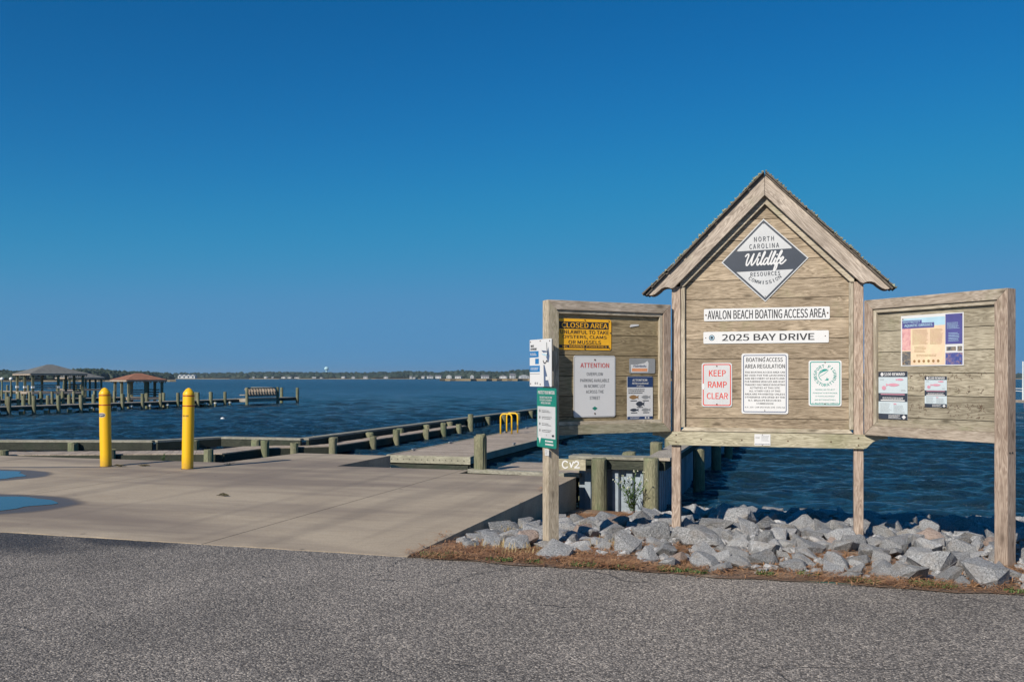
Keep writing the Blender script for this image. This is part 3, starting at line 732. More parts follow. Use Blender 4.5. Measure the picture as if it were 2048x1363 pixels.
EPS = .0012
def sign(name, label, cat, cx, cz, w, h, side, face, r=.02, y=None, th=.003, group=None, rot=0.0, poly_=None):
    """an empty at the sign's middle with its plate; side 0 centre panel, -1 / 1 the wings"""
    if side == 0: P = Vector((cx, KY + (.001 if y is None else y), cz)); rz = 0
    else:
        rz = -side * TH; P = Vector((KX + side * .865, KY, cz)) + Matrix.Rotation(rz, 3, 'Z') @ Vector((side * cx, -.001 if y is None else y, 0))
    t = thing(name, label, cat, P, rz, group); t.rotation_euler = (0, R_(rot), rz)
    mb = MB(); mb.prism((poly_ or rrect(w, h, r)), -th, 0); part('plate', mb, face, t)
    t['_y'] = -th; return t
def pr(t, name, mb, m, k=1): return part(name, mb, m, t, (0, t['_y'] - EPS * k, 0))
def screws(t, pts, r=.006):
    for x, z in pts:
        mb = MB(); mb.lathe([(r, 0), (r, .004)], 8); o = part('screw', mb, M['rust'], t, (x, t['_y'] - .0005, z)); o.rotation_euler = (R_(90), 0, 0)

# --- centre panel
d_ = .418
t = sign('diamond_sign', 'silver diamond sign reading North Carolina Wildlife Resources Commission under the gable', 'sign', 2.935, 2.722, 0, 0, 0, M['sign_dull'], poly_=[(0, -.415), (.42, 0), (0, .415), (-.42, 0)], rot=-1.2)
mb = MB(); q4 = lambda k: [(0, -.415*k), (.42*k, 0), (0, .415*k), (-.42*k, 0)]; ring(mb, q4(.965), q4(.905), 0); pr(t, 'border', mb, M['char'])
mb = MB(); hb = .103; k = .93; poly(mb, [(-.42*k*(1 - hb/(.415*k)), -hb), (.42*k*(1 - hb/(.415*k)), -hb), (.42*k, 0), (.42*k*(1 - hb/(.415*k)), hb), (-.42*k*(1 - hb/(.415*k)), hb), (-.42*k, 0)], 0); pr(t, 'band', mb, M['char'], 1.5)
mb = MB(); put_text(mb, 'NORTH', 0, .213, .190, .048, 0, .012, spacing=1.15); put_text(mb, 'CAROLINA', 0, .143, .285, .048, 0, .012, spacing=1.15)
put_text(mb, 'RESOURCES', .005, -.136, .285, .040, 0, .012, spacing=1.1); arc_text(mb, 'COMMISSION', .0, .01, .232, R_(270), R_(84), .034, 0, True, .012)
pr(t, 'lettering', mb, M['char'], 2)
def script_word(mb, sc, ox, oz, y, r):
    L = [  # one brush-script word drawn letter by letter
     [(0,.80),(.10,.95),(.22,.97),(.25,.80),(.20,.45),(.22,.12),(.32,.05),(.45,.30),(.58,.75),(.66,.98),(.62,.60),(.62,.18),(.70,.04),(.84,.22),(.98,.58),(1.08,.98),(1.16,1.0)],
     [(1.12,.55),(1.09,.20),(1.15,.03),(1.26,.10),(1.36,.30)], [(1.17,.80),(1.20,.84)],
     [(1.36,.30),(1.50,.75),(1.56,1.05),(1.50,1.10),(1.42,.70),(1.40,.20),(1.46,.03),(1.58,.15)],
     [(1.92,.50),(1.80,.58),(1.68,.45),(1.62,.20),(1.70,.04),(1.84,.15),(1.96,.50),(2.10,1.12),(1.98,.45),(1.98,.12),(2.06,.03),(2.16,.14)],
     [(2.16,.14),(2.30,.60),(2.40,1.02),(2.33,1.08),(2.24,.65),(2.22,.18),(2.28,.03),(2.40,.14)],
     [(2.40,.14),(2.52,.55),(2.48,.20),(2.54,.03),(2.64,.12)], [(2.57,.80),(2.60,.84)],
     [(2.60,.05),(2.76,.50),(2.92,1.02),(2.86,1.12),(2.76,.80),(2.68,.20),(2.60,-.40),(2.66,-.52),(2.76,-.30),(2.78,.05),(2.90,.14)], [(2.62,.42),(2.98,.52)],
     [(2.90,.14),(3.08,.32),(3.16,.50),(3.08,.60),(2.97,.42),(2.97,.14),(3.08,.02),(3.24,.12),(3.40,.34)]]
    for ln in L:
        P = [Vector((x, z, 0)) for x, z in ln]; pts = []
        for i in range(len(P) - 1):                      # Catmull-Rom through the drawn points
            p0, p1, p2, p3 = P[max(i-1, 0)], P[i], P[i+1], P[min(i+2, len(P)-1)]
            for k in range(5):
                u = k / 5; pts.append(.5 * ((2*p1) + (p2-p0)*u + (2*p0-5*p1+4*p2-p3)*u*u + (3*p1-p0-3*p2+p3)*u**3))
        pts.append(P[-1]); stroke(mb, [(ox + (p.x - 1.7 + .25*p.y) * sc, oz + (p.y - .4) * sc) for p in pts], r, y)
mb = MB(); script_word(mb, .118, -.005, 0.0, 0, .0068); pr(t, 'script_lettering', mb, M['sign_white'], 2.2)
screws(t, [(0, .37), (0, -.36), (-.265, .11), (.265, .11)], .005)

t = sign('name_sign', 'long white sign reading Avalon Beach Boating Access Area', 'sign', 2.947, 2.186, 1.21, .124, 0, M['sign_white'], .012)
mb = MB(); put_text(mb, 'AVALON BEACH BOATING ACCESS AREA', 0, 0, 1.135, .088, 0, .012, res=4); pr(t, 'lettering', mb, M['black']); screws(t, [(-.585, 0), (.585, 0)], .008)
t = sign('address_sign', 'long white sign reading 2025 Bay Drive with a small round seal', 'sign', 2.94, 1.955, 1.207, .120, 0, M['sign_white'], .012)
mb = MB(); put_text(mb, '2025 BAY DRIVE', .025, 0, .885, .066, 0, .025, res=4); pr(t, 'lettering', mb, M['black'])
mb = MB(); disc(mb, -.52, 0, .029, 0, 20); sl_ = pr(t, 'seal', mb, M['char']); mb = MB(); disc(mb, -.52, 0, .022, 0, 20); pr(t, 'seal_ring', mb, M['skyblue'], 1.4); mb = MB(); disc(mb, -.52, 0, .015, 0); pr(t, 'seal_centre', mb, M['char'], 1.8)
screws(t, [(-.58, 0), (.57, .005)], .005)
def border(t, w, h, m, inset=.014, th=.008, r=.018):
    mb = MB(); ring(mb, rrect(w - 2*inset, h - 2*inset, r), rrect(w - 2*inset - 2*th, h - 2*inset - 2*th, r - th*.6), 0); return pr(t, 'border', mb, m)
t = sign('keep_clear_sign', 'dented white sign with red letters reading Keep Ramp Clear', 'sign', 2.470, 1.478, .302, .446, 0, M['sign_dull'], .025)
border(t, .302, .446, M['red'], .012, .009, .022)
mb = MB(); put_text(mb, 'KEEP', .005, .118, .165, .062, 0, .012); put_text(mb, 'RAMP', .005, .003, .185, .062, 0, .012); put_text(mb, 'CLEAR', .005, -.112, .208, .062, 0, .012); pr(t, 'lettering', mb, M['red'])
mb = MB(); poly(mb, [(.055, -.075), (.075, -.085), (.095, -.14), (.08, -.145)], 0); poly(mb, [(.048, -.16), (.052, -.15), (.056, -.2), (.05, -.205)], 0); poly(mb, [(-.15, .01), (-.125, .015), (-.118, -.02), (-.128, -.05), (-.148, -.04)], 0); pr(t, 'scrape', mb, M['sign_white'], 1.6)
screws(t, [(0, .19), (.0, -.195)], .007)
t = sign('regulation_sign', 'white sign with black border headed Boating Access Area Regulation', 'sign', 2.938, 1.492, .450, .603, 0, M['sign_white'], .02)
border(t, .450, .603, M['navy'], .016, .007, .018)
mb = MB(); put_text(mb, 'BOATING ACCESS', -.003, .238, .350, .041, 0, .012); put_text(mb, 'AREA REGULATION', 0, .173, .385, .041, 0, .012)
RL = [('THIS BOATING ACCESS AREA CAN', .385), ('BE USED FOR THE LAUNCHING', .385), ('AND RECOVERY OF BOATS AND', .385), ('FOR PARKING VEHICLES AND BOAT', .385), ('TRAILERS ONLY WHILE IN BOATING', .385), ('ACTIVITIES AT THIS SITE', .285), ('ALL OTHER USES OF THIS', .30), ('AREA ARE PROHIBITED UNLESS', .385), ('OTHERWISE SPECIFIED BY THE', .385), ('N.C. WILDLIFE RESOURCES', .315), ('COMMISSION', .162)]
for i, (s_, w_) in enumerate(RL): put_text(mb, s_, 0, .113 - i * .0312, w_, .0175, 0, .015, res=1)
put_text(mb, 'G.S. 113 - 264 15A NCAC 10E .0101 (e)', 0, -.237, .385, .0175, 0, .012, res=1); pr(t, 'lettering', mb, M['black']); screws(t, [(0, .262), (0, -.268)], .005)
t = sign('restoration_sign', 'white sign with green border and circular Sport Fish Restoration emblem', 'sign', 3.508, 1.496, .306, .448, 0, M['sign_white'], .02)
border(t, .306, .448, M['teal'], .012, .008, .018)
mb = MB(); arc_text(mb, 'SPORT FISH', 0, .076, .093, R_(92), R_(178), .028, 0, False, .02); arc_text(mb, 'RESTORATION', 0, .076, .093, R_(272), R_(178), .028, 0, True, .02)
stroke(mb, [(.0 + .058*math.cos(q), .08 + .058*math.sin(q)) for q in np.linspace(R_(75), R_(235), 16)], .003, 0)
poly(mb, [(-.052, .085), (-.042, .112), (-.015, .133), (.035, .135), (.01, .122), (-.02, .112), (-.04, .10)], 0)
poly(mb, [(-.005, .03), (.012, .04), (.018, .06), (.024, .043), (.036, .045), (.03, .028)], 0); stroke(mb, [(-.045, .07), (-.01, .09), (.03, .125)], .002, 0); pr(t, 'emblem', mb, M['teal'])
mb = MB()
for i, (s_, w_) in enumerate((('FEDERAL AID PROJECT', .178), ('FUNDED BY YOUR PURCHASE', .226), ('OF FISHING EQUIPMENT', .182), ('AND MOTOR BOAT FUELS', .194), ('N.C. WILDLIFE RESOURCES COMMISSION', .245))): put_text(mb, s_, 0, -.062 - i * .0333, w_, .013, 0, .008, res=1)
pr(t, 'lettering', mb, M['teal']); screws(t, [(0, .205), (0, -.203)], .006)
t = sign('small_notice', 'small white tag screwed to the beam under the centre panel', 'sign', 2.918, .937, .153, .112, 0, M['sign_white'], .004, y=-.0865)
mb = MB(); put_text(mb, 'FLOAT', -.045, .02, .04, .014, 0, .01); lines(mb, -.01, .07, .045, -.015, 5, 0, .3, 3); lines(mb, -.072, .072, -.035, -.05, 1, 0, .6, 2, 0); pr(t, 'print', mb, M['greyp']); screws(t, [(0, .05), (0, -.052)], .004)

# --- left wing (distances run from the hinge outwards)
t = sign('closed_area_sign', 'amber sign with black bands reading Closed Area unlawful to take oysters', 'sign', 1.105, 1.970, .605, .300, -1, M['amber'], .02)
mb = MB(); quad(mb, -.285, .272, .052, .122, 0); quad(mb, -.285, .272, -.132, -.102, 0)
put_text(mb, 'UNLAWFUL TO TAKE', .0, .022, .545, .036, 0, .018); put_text(mb, 'OYSTERS, CLAMS', 0, -.028, .495, .036, 0, .018); put_text(mb, 'OR MUSSELS', 0, -.076, .365, .036, 0, .018); pr(t, 'black_print', mb, M['black'])
mb = MB(); put_text(mb, 'CLOSED AREA', 0, .087, .515, .050, 0, .022); put_text(mb, 'NC MARINE FISHERIES', 0, -.117, .50, .020, 0, .018); pr(t, 'amber_lettering', mb, M['amber'], 2); screws(t, [(0, .14), (0, -.14), (.275, .135), (.28, -.13), (.29, .02)], .006)
t = sign('overflow_parking_sign', 'white sign headed Attention in red about overflow parking across the street', 'sign', .992, 1.466, .475, .600, -1, M['sign_white'], .022)
border(t, .475, .600, M['greyp'], .006, .003, .02)
mb = MB(); put_text(mb, 'ATTENTION', .0, .205, .325, .046, 0, .01); pr(t, 'red_lettering', mb, M['red'])
mb = MB()
for s_, z_, w_ in (('OVERFLOW', .12, .185), ('PARKING AVAILABLE', .058, .33), ('IN NCWRC LOT', .003, .242), ('ACROSS THE', -.052, .20), ('STREET', -.113, .118)): put_text(mb, s_, 0, z_, w_, .031, 0, .0)
pr(t, 'lettering', mb, M['black']); mb = MB(); poly(mb, [(-.032, -.215), (0, -.235), (.032, -.215), (0, -.195)], 0); pr(t, 'emblem', mb, M['green']); screws(t, [(0, .26), (0, -.265)], .008)
t = sign('crumpled_card', 'clear plastic sleeve holding a crumpled white and orange card', 'notice', .435, 1.669, .31, .15, -1, M['greyp'], .015)
mb = MB(); poly(mb, [(-.135, -.065), (.07, -.062), (.075, .03), (.06, .052), (.03, .03), (-.07, .012), (-.14, .012)], 0); pr(t, 'card', mb, M['sign_white']); mb = MB(); quad(mb, -.125, .06, -.055, -.025, 0); pr(t, 'orange_band', mb, M['orange'], 1.5)
mb = MB(); put_text(mb, 'Fish4Info', -.03, -.002, .15, .022, 0, .03); pr(t, 'lettering', mb, M['navy'], 1.6)
t = sign('angler_notice', 'white and navy notice headed Attention All Recreational Anglers with fish pictures', 'notice', .462, 1.348, .308, .432, -1, M['sign_white'], .012)
mb = MB(); quad(mb, -.152, .152, .107, .213, 0); pr(t, 'navy_header', mb, M['navy']); mb = MB(); quad(mb, -.152, .152, -.213, -.185, 0); pr(t, 'navy_footer', mb, M['navy'])
mb = MB(); put_text(mb, 'ATTENTION', -.005, .178, .175, .024, 0, .03); put_text(mb, 'All Recreational', 0, .147, .195, .020, 0, .03); put_text(mb, 'Anglers', 0, .120, .09, .018, 0, .03); lines(mb, -.12, .0, -.19, -.208, 2, 0, .4, 8); disc(mb, .065, -.199, .010, 0); disc(mb, .10, -.199, .008, 0, sx=1.6); pr(t, 'white_lettering', mb, M['sign_white'], 2)
mb = MB(); lines(mb, -.14, .065, .095, .04, 3, 0, .42, 4); [lines(mb, x_-.04, x_+.04, z_, z_-.012, 1, 0, .7, 5, .1) for x_, z_ in ((-.075, -.022), (.07, -.022), (0, -.088), (-.07, -.142), (.075, -.142))]; pr(t, 'lettering', mb, M['black'])
mb = MB(); fish(mb, -.075, .008, .115, 0, .045); pr(t, 'fish_picture', mb, M['brownp']); mb = MB(); fish(mb, .07, .008, .11, 0, .038); fish(mb, .07, -.12, .11, 0, .035); pr(t, 'fish_picture', mb, M['greyp'])
mb = MB(); fish(mb, 0, -.06, .105, 0, .055); fish(mb, -.07, -.12, .105, 0, .032); pr(t, 'fish_picture', mb, M['char'])
t = sign('paper_scrap', 'torn scrap of white paper stapled near the top of the left panel', 'paper', .53, 2.068, 0, 0, -1, M['sign_white'], poly_=[(-.055, -.006), (-.05, -.014), (.055, .004), (.052, .016), (.0, .016), (-.04, .012)], th=.002)

# --- right wing
t = sign('grasses_poster', 'orange and blue poster headed Protect Aquatic Grasses', 'poster', .802, 1.888, .624, .462, 1, M['sign_white'], .004)
mb = MB(); quad(mb, -.298, .135, -.222, .13, 0); pr(t, 'print', mb, M['poster'])
mb = MB(); quad(mb, -.298, .135, .13, .205, 0); pr(t, 'sky_picture', mb, M['skyblue'], 1.1); mb = MB(); quad(mb, -.298, -.208, -.09, .118, 0); pr(t, 'picture', mb, M['ph_pink'], 1.5); mb = MB(); quad(mb, -.298, -.208, -.222, -.098, 0); pr(t, 'picture', mb, M['ph_dark'], 1.5)
mb = MB(); quad(mb, .14, .302, -.042, .222, 0); quad(mb, -.298, -.095, .155, .185, 0); quad(mb, -.298, .03, .112, .158, 0); pr(t, 'blue_panel', mb, M['navy'] if 0 else plain('violet_blue_print', (.085, .085, .27), .5), 1.6)
mb = MB(); quad(mb, .14, .302, -.222, -.118, 0); pr(t, 'picture', mb, M['ph_blue'], 1.2); mb = MB(); quad(mb, .15, .24, -.10, -.065, 0); quad(mb, .255, .298, -.105, -.062, 0); pr(t, 'picture', mb, M['ph_dark'], 1.2)
mb = MB(); put_text(mb, 'HELP PROTECT', -.198, .170, .175, .019, 0, .02); put_text(mb, 'AQUATIC GRASSES', -.13, .136, .285, .028, 0, .03); lines(mb, .155, .285, .15, .09, 6, 0, .3, 6); lines(mb, .17, .275, .06, -.02, 6, 0, .3, 7, .5); pr(t, 'white_lettering', mb, M['skyblue'], 2.4)
mb = MB(); lines(mb, -.19, -.03, .10, -.04, 14, 0, .32, 9, .15); lines(mb, -.01, .12, .10, -.04, 14, 0, .32, 10, .2); lines(mb, -.17, -.05, -.05, -.11, 5, 0, .32, 11, .3); lines(mb, -.15, .08, -.125, -.15, 2, 0, .32, 12)
for k_ in range(6): disc(mb, -.17 + k_ * .048, -.188, .013, 0)
pr(t, 'lettering', mb, M['brownp'], 1.8); screws(t, [(-.29, .20), (.29, .21), (-.285, -.205), (.285, -.21)], .006)
def reward(name, label, cx, cz, w, h):
    t = sign(name, label, 'notice', cx, cz, w, h, 1, M['sign_pale'], .006); k = w / .312
    for nm_, z0_, z1_ in (('header_band', .385, .5), ('middle_band', -.13, .045), ('footer_band', -.5, -.385)):
        mb = MB(); quad(mb, -w/2, w/2, h*z0_, h*z1_, 0); pr(t, nm_, mb, M['char'])
    mb = MB(); put_text(mb, '$100 REWARD', .02*k, h*.44, .22*k, .034*k, 0, .03); disc(mb, -.115*k, h*.44, .017*k, 0); lines(mb, -.11*k, .12*k, -h*.035, -h*.085, 2, 0, .45, 3, .1); quad(mb, -.13*k, .13*k, -h*.117, -h*.093, 0); lines(mb, -.045*k, .09*k, -h*.40, -h*.485, 4, 0, .4, 4, .3)
    poly(mb, [(.12*k, -h*.40), (.143*k, -h*.445), (.12*k, -h*.49), (.097*k, -h*.445)], 0); pr(t, 'white_lettering', mb, M['sign_white'], 2)
    mb = MB(); fish(mb, 0, h*.22, .15*k, 0, .03*k, -1); fish(mb, .075*k, h*.33, .085*k, 0, .022*k, -1); disc(mb, -.095*k, h*.155, .020*k, 0, sx=1.2); quad(mb, -.13*k, .13*k, h*.012, h*.030, 0); quad(mb, .01*k, .04*k, -h*.19, -h*.165, 0); pr(t, 'pink_print', mb, M['pink'], 2)
    mb = MB(); lines(mb, -.135*k, -.01*k, -h*.16, -h*.37, 9, 0, .28, 5); lines(mb, .01*k, .135*k, -h*.2, -h*.37, 7, 0, .28, 6); lines(mb, -.14*k, -.09*k, h*.35, h*.31, 2, 0, .3, 8); lines(mb, .09*k, .14*k, h*.13, h*.08, 2, 0, .3, 9); pr(t, 'lettering', mb, M['greyp'])
    screws(t, [(-w*.45, h*.47), (w*.45, h*.47), (-w*.45, -h*.47), (w*.45, -h*.47)], .004)
reward('reward_notice', 'larger dark and white 100 dollar reward notice at the left of the right panel', .402, 1.386, .312, .446)
reward('reward_notice', 'smaller 100 dollar reward notice right of the larger one', .845, 1.425, .218, .277)

# --- boards on the outer face of the left wing's post
RZ = TH - R_(90)
PO = Vector((KX - .865, KY, 0)) + Matrix.Rotation(TH, 3, 'Z') @ Vector((-1.532, 0, 0))
def post_sign(name, label, e, z, w, h, face, gap, r):
    ax = Matrix.Rotation(RZ, 3, 'Z') @ Vector((1, 0, 0)); nn = Matrix.Rotation(RZ, 3, 'Z') @ Vector((0, -1, 0))
    t = thing(name, label, 'sign', PO + ax * e + nn * gap + Vector((0, 0, z)), RZ); mb = MB(); mb.prism(rrect(w, h, r), -.004, 0); part('plate', mb, face, t); t['_y'] = -.004; return t
mb = MB(); mb.box(-.02, .02, -.14, .05, 1.50, 1.55); mb.box(-.02, .02, -.14, .05, 1.86, 1.91)
t = post_sign('wake_sign', 'square white and blue boating sign on the left post above the green sign', -.06, 1.692, .442, .452, M['sign_white'], .024, .004)
for z0_, z1_ in ((-.22, -.08), (.11, .22)):
    mb = MB(); mb.box(.165, .215, -.002, .018, z0_, z1_); part('batten', mb, M['trimZ'], t)
for z0_ in (-.14, .13):
    mb = MB(); mb.box(-.10, .16, .0005, .021, z0_, z0_ + .04); part('batten', mb, M['trimX'], t)
mb = MB(); put_text(mb, 'WAKE', -.165, .165, .07, .022, 0, .02); put_text(mb, 'RESPONSIBLY', -.135, .135, .13, .022, 0, .02); pr(t, 'lettering', mb, M['black'])
mb = MB(); quad(mb, -.221, -.035, .055, .115, 0); quad(mb, -.105, -.03, -.01, .042, 0); quad(mb, -.221, -.01, -.085, -.025, 0); pr(t, 'blue_panels', mb, M['blue'])
mb = MB(); poly(mb, [(.075, -.226), (.19, -.226), (.13, -.11), (.085, -.02), (.065, -.02)], 0); poly(mb, [(.12, .05), (.165, .0), (.185, .06), (.16, .15)], 0); poly(mb, [(.02, .12), (.12, .112), (.15, .10), (.06, .098)], 0); pr(t, 'boat_picture', mb, plain('slate_print', (.09, .13, .22), .5), 1.3)
mb = MB(); poly(mb, [(.03, .09), (.16, .075), (.14, .06), (.04, .078)], 0); pr(t, 'water_picture', mb, M['skyblue'], 1.3); mb = MB(); stroke(mb, [(.06, .02), (.075, .0), (.1, -.005)], .006, 0); stroke(mb, [(.11, .0), (.13, .02), (.15, .01)], .006, 0); stroke(mb, [(.13, .19), (.135, .12), (.15, .07)], .004, 0); pr(t, 'swimmers', mb, M['black'], 2)
mb = MB(); lines(mb, -.21, -.05, .10, .07, 2, 0, .4, 2); lines(mb, -.2, -.03, -.04, -.07, 2, 0, .4, 3); quad(mb, .11, .18, -.165, -.13, 0); pr(t, 'white_lettering', mb, M['sign_white'], 2)
mb = MB(); quad(mb, -.215, -.01, -.106, -.101, 0); disc(mb, -.06, -.195, .012, 0); disc(mb, -.1, -.195, .012, 0, sx=1.5); pr(t, 'grey_print', mb, M['greyp'])
screws(t, [(-.2, .205), (0, .21), (.19, .205), (-.2, -.2), (0, -.205)], .006)
t = post_sign('protect_waters_sign', 'tall green and white sign headed Protect Your Waters on the left post', .028, 1.170, .385, .565, M['green'], .006, .018)
mb = MB(); quad(mb, -.178, .178, -.195, .108, 0); pr(t, 'white_panel', mb, M['sign_dull'])
mb = MB(); put_text(mb, 'PROTECT YOUR WATERS', 0, .24, .33, .032, 0, .03); put_text(mb, 'THE SAFEST PLACES TO STOP', -.01, .193, .25, .019, 0, .03); put_text(mb, 'OF AQUATIC NUISANCE', -.01, .166, .24, .019, 0, .03); put_text(mb, 'SPECIES START HERE', -.01, .14, .19, .019, 0, .03); lines(mb, -.02, .15, -.205, -.265, 2, 0, .5, 2, .1); poly(mb, [(-.155, -.19), (-.13, -.25), (-.105, -.19), (-.13, -.175)], 0); pr(t, 'white_lettering', mb, M['sign_white'], 2)
mb = MB()
for k_ in range(4):
    z_ = .068 - k_ * .062; disc(mb, -.13, z_ - .004, .014, 0, sx=.8); lines(mb, -.09, .12, z_ + .008, z_ - .022, 2, 0, .45, k_, .4)
quad(mb, .11, .155, -.175, -.155, 0); disc(mb, 0, -.165, .006, 0); pr(t, 'lettering', mb, M['black'])
t = post_sign('paper_label', 'small white paper label on the left post below the green sign', .03, .843, .075, .062, M['sign_white'], .0035, .002)
mb = MB(); lines(mb, -.032, .032, .025, -.025, 4, 0, .4, 1); pr(t, 'lettering', mb, M['greyp'])

# ================================================================ BOLLARDS
def on_cyl(mb_flat, r, mid, k=1):                       # wrap a flat print round a post
    o = MB()
    for x, y, z in mb_flat.v:
        a = mid + x / r; o.v.append(((r + .0012 * k) * math.cos(a), (r + .0012 * k) * math.sin(a), z))
    o.f = mb_flat.f; return o
def bollard(label, x, y, lean, variant):
    t = thing('bollard', label, 'bollard', (x, y, 0), 0, 'yellow bollards on the concrete'); t.rotation_euler = (R_(lean[1]), R_(lean[0]), 0)
    r = .096; mb = MB(); mb.lathe([(r*1.01, -.05), (r, .02), (r, 1.27), (r*.985, 1.285), (r*.93, 1.30), (r*.5, 1.355), (r*.12, 1.378)], 40); b = part('sleeve', mb, M['yellow'], t, smooth=True)
    for p in b.data.polygons:
        if len(p.vertices) > 4: p.use_smooth = False
    for z in (1.235, 1.065):
        mb = MB(); mb.lathe([(r + .0015, z), (r + .0015, z + .018)], 40); part('stripe', mb, M['stripe'], t, smooth=True)
    mid = R_(-90)
    f = MB()
    def oval(rx, rz, k, m_, nm_):
        o = MB(); n = 16
        for q in range(n + 1):
            x = -rx * math.cos(math.pi * q / n); h = rz * math.sqrt(max(0, 1 - (x / rx) ** 2)) ** .7; o.v += [(x, 0, .90 - h), (x, 0, .90 + h)]
        o.f = [(2*q, 2*q+2, 2*q+3, 2*q+1) for q in range(n)]; part(nm_, on_cyl(o, r, mid, k), m_, t)
    if variant == 0:
        oval(.070, .040, 1, M['sign_white'], 'sticker'); oval(.062, .033, 2, M['black'], 'sticker_print')
        f = MB(); put_text(f, 'aps', 0, .90, .085, .034, 0, .03); part('sticker_lettering', on_cyl(f, r, mid, 3), M['sign_white'], t)
    else:
        f = MB(); put_text(f, 'BULLDOG', .008, .905, .11, .026, 0, .03); part('lettering', on_cyl(f, r, mid, 1), M['char'], t)
        f = MB(); quad(f, -.05, .01, .855, .885, 0); part('sticker', on_cyl(f, r, mid, 1), M['sign_white'], t); f = MB(); quad(f, -.05, .01, .825, .845, 0); part('sticker', on_cyl(f, r, mid, 1), M['orange'], t)
    mb = MB(); mb.lathe([(r + .012, 0.0), (r + .010, .006)], 30); part('rust_ring', mb, M['rust'], t)
M['scrap'] = plain('washed_up_weed', (.07, .06, .03), .9)
M['stripe'] = plain('dark_red_tape', (.33, .03, .015), .45)
bollard('yellow bollard with oval black sticker, the one nearer the puddles', -8.276, 5.949, (-.9, .3), 0)
bollard('yellow bollard with dark lettering and white sticker, beside the plank catwalk', -6.633, 5.985, (1.0, -.2), 1)

# ================================================================ ROCKS
def rock_mesh(seed):
    rr = random.Random(seed); bm = bmesh.new()
    for k in range(15):
        v = Vector((rr.gauss(0, 1), rr.gauss(0, 1), rr.gauss(0, 1))).normalized(); v *= rr.uniform(.78, 1.08)
        bm.verts.new((v.x, v.y * .84, v.z * .68))
    bmesh.ops.convex_hull(bm, input=bm.verts)
    for v in [v for v in bm.verts if not v.link_faces]: bm.verts.remove(v)
    bmesh.ops.bevel(bm, geom=list(bm.edges), offset=.13, segments=2, profile=.6, affect='EDGES', clamp_overlap=True)
    bmesh.ops.triangulate(bm, faces=bm.faces); bmesh.ops.subdivide_edges(bm, edges=[e for e in bm.edges if e.calc_length() > .45], cuts=1)
    for v in bm.verts:
        p = v.co * 3.1; v.co *= 1 + .05 * math.sin(p.x * 2.1 + seed) * math.sin(p.y * 1.7 + 2 * seed) + .022 * rr.uniform(-1, 1)
    bmesh.ops.triangulate(bm, faces=bm.faces); me = bpy.data.meshes.new('rock'); bm.to_mesh(me); bm.free(); return me
RM = [rock_mesh(i) for i in range(14)]
RMp = []
for me in RM[:6]: c = me.copy(); c.materials.append(M['rockp']); RMp.append(c)
for me in RM: me.materials.append(M['rock'])
posts = [(KX - .874, KY), (KX + .874, KY), (KX - .865 - 1.487 * math.cos(TH), KY - 1.487 * math.sin(TH)), (KX + .865 + 1.487 * math.cos(TH), KY - 1.487 * math.sin(TH))]
placed = []; rr = random.Random(21)
def in_view(x, y, lim=2500):
    d = Vector((x, y, 0)) - Vector((CAM.x, CAM.y, 0)); Y = d.dot(FW); X = d.dot(RT); u_ = 1024 + FPX * X / Y
    return 780 < u_ < lim
def try_rock(x, y, r, pack):
    if x < r * .7 + .03 or not in_view(x, y): return False
    if y < r * .8 + .04: return False
    if y > 4.7 - r and x < 1.9: return False
    for px_, py_ in posts:
        if (x - px_)**2 + (y - py_)**2 < (r * .72 + .05)**2: return False
    for q in placed:
        if (x - q[0])**2 + (y - q[1])**2 < (pack * (r + q[2]))**2: return False
    placed.append((x, y, r)); return True
def dens(x, y):                                           # how thickly the stones lie
    d = min(1, max(0, (y - .16) / .38)) if x > 2.2 else min(1, max(0, (y - .22 - .20 * max(0, 2.2 - x)) / .8))
    if x < 1.3 and y > 3.2: d *= .75
    return d
for x, y, r in ((1.22, .42, .17), (1.75, .95, .20), (.75, 1.05, .17), (1.35, 1.5, .16), (2.35, 1.35, .27), (1.85, 1.72, .24), (2.95, 1.1, .17), (3.2, .50, .13), (4.05, .36, .17), (4.62, .42, .24), (3.55, .62, .15), (4.3, .8, .25), (.42, 1.5, .15), (.5, .8, .12), (2.6, 3.2, .27), (5.2, .62, .25), (2.1, .85, .13)):
    try_rock(x, y, r, .3)
for n, r0, r1, pack in ((680, .15, .20, .76), (4700, .095, .14, .70), (16000, .05, .085, .66)):
    for k in range(n):
        x = rr.uniform(.05, 11.5); y = rr.uniform(.1, 7.4)
        if rr.random() > dens(x, y): continue
        try_rock(x, y, rr.uniform(r0, r1), pack)
def vis(q):
    d = Vector((q[0], q[1], 0)) - CAM; return q[2] / d.length * (1 if in_view(q[0], q[1], 2080) else .1)
placed.sort(key=vis, reverse=True)
fill = MB(); pr_ = random.Random(4); named = []
for i, (x, y, r) in enumerate(placed):
    z = float(bank_z(np.array(x), np.array(y)))
    pink = pr_.random() < .055; sc = (r * pr_.uniform(1.0, 1.3), r * pr_.uniform(.85, 1.15), r * pr_.uniform(.7, 1.05))
    rot = (pr_.uniform(-.5, .5), pr_.uniform(-.5, .5), pr_.uniform(0, 6.28)); loc = (x, y, z + r * .30)
    me = pr_.choice(RMp if pink else RM)
    if i < 290:
        o = link('rock', me, None, None, loc); o.rotation_euler = rot; o.scale = sc
        named.append((o, x, y, r, pink))
    else:
        mt = Matrix.LocRotScale(Vector(loc), __import__('mathutils').Euler(rot), Vector(sc))
        fill.add([mt @ v.co for v in me.vertices], [tuple(p.vertices) for p in me.polygons])
def screen_x(x, y):
    d = Vector((x, y, 0)) - Vector((CAM.x, CAM.y, 0)); return 1024 + FPX * d.dot(RT) / d.dot(FW)
PXP = sorted(screen_x(*p) for p in posts); ZN = ('left of the left post', 'between the two left posts', 'between the two centre posts', 'between the two right posts', 'right of the right post')
bins = {}
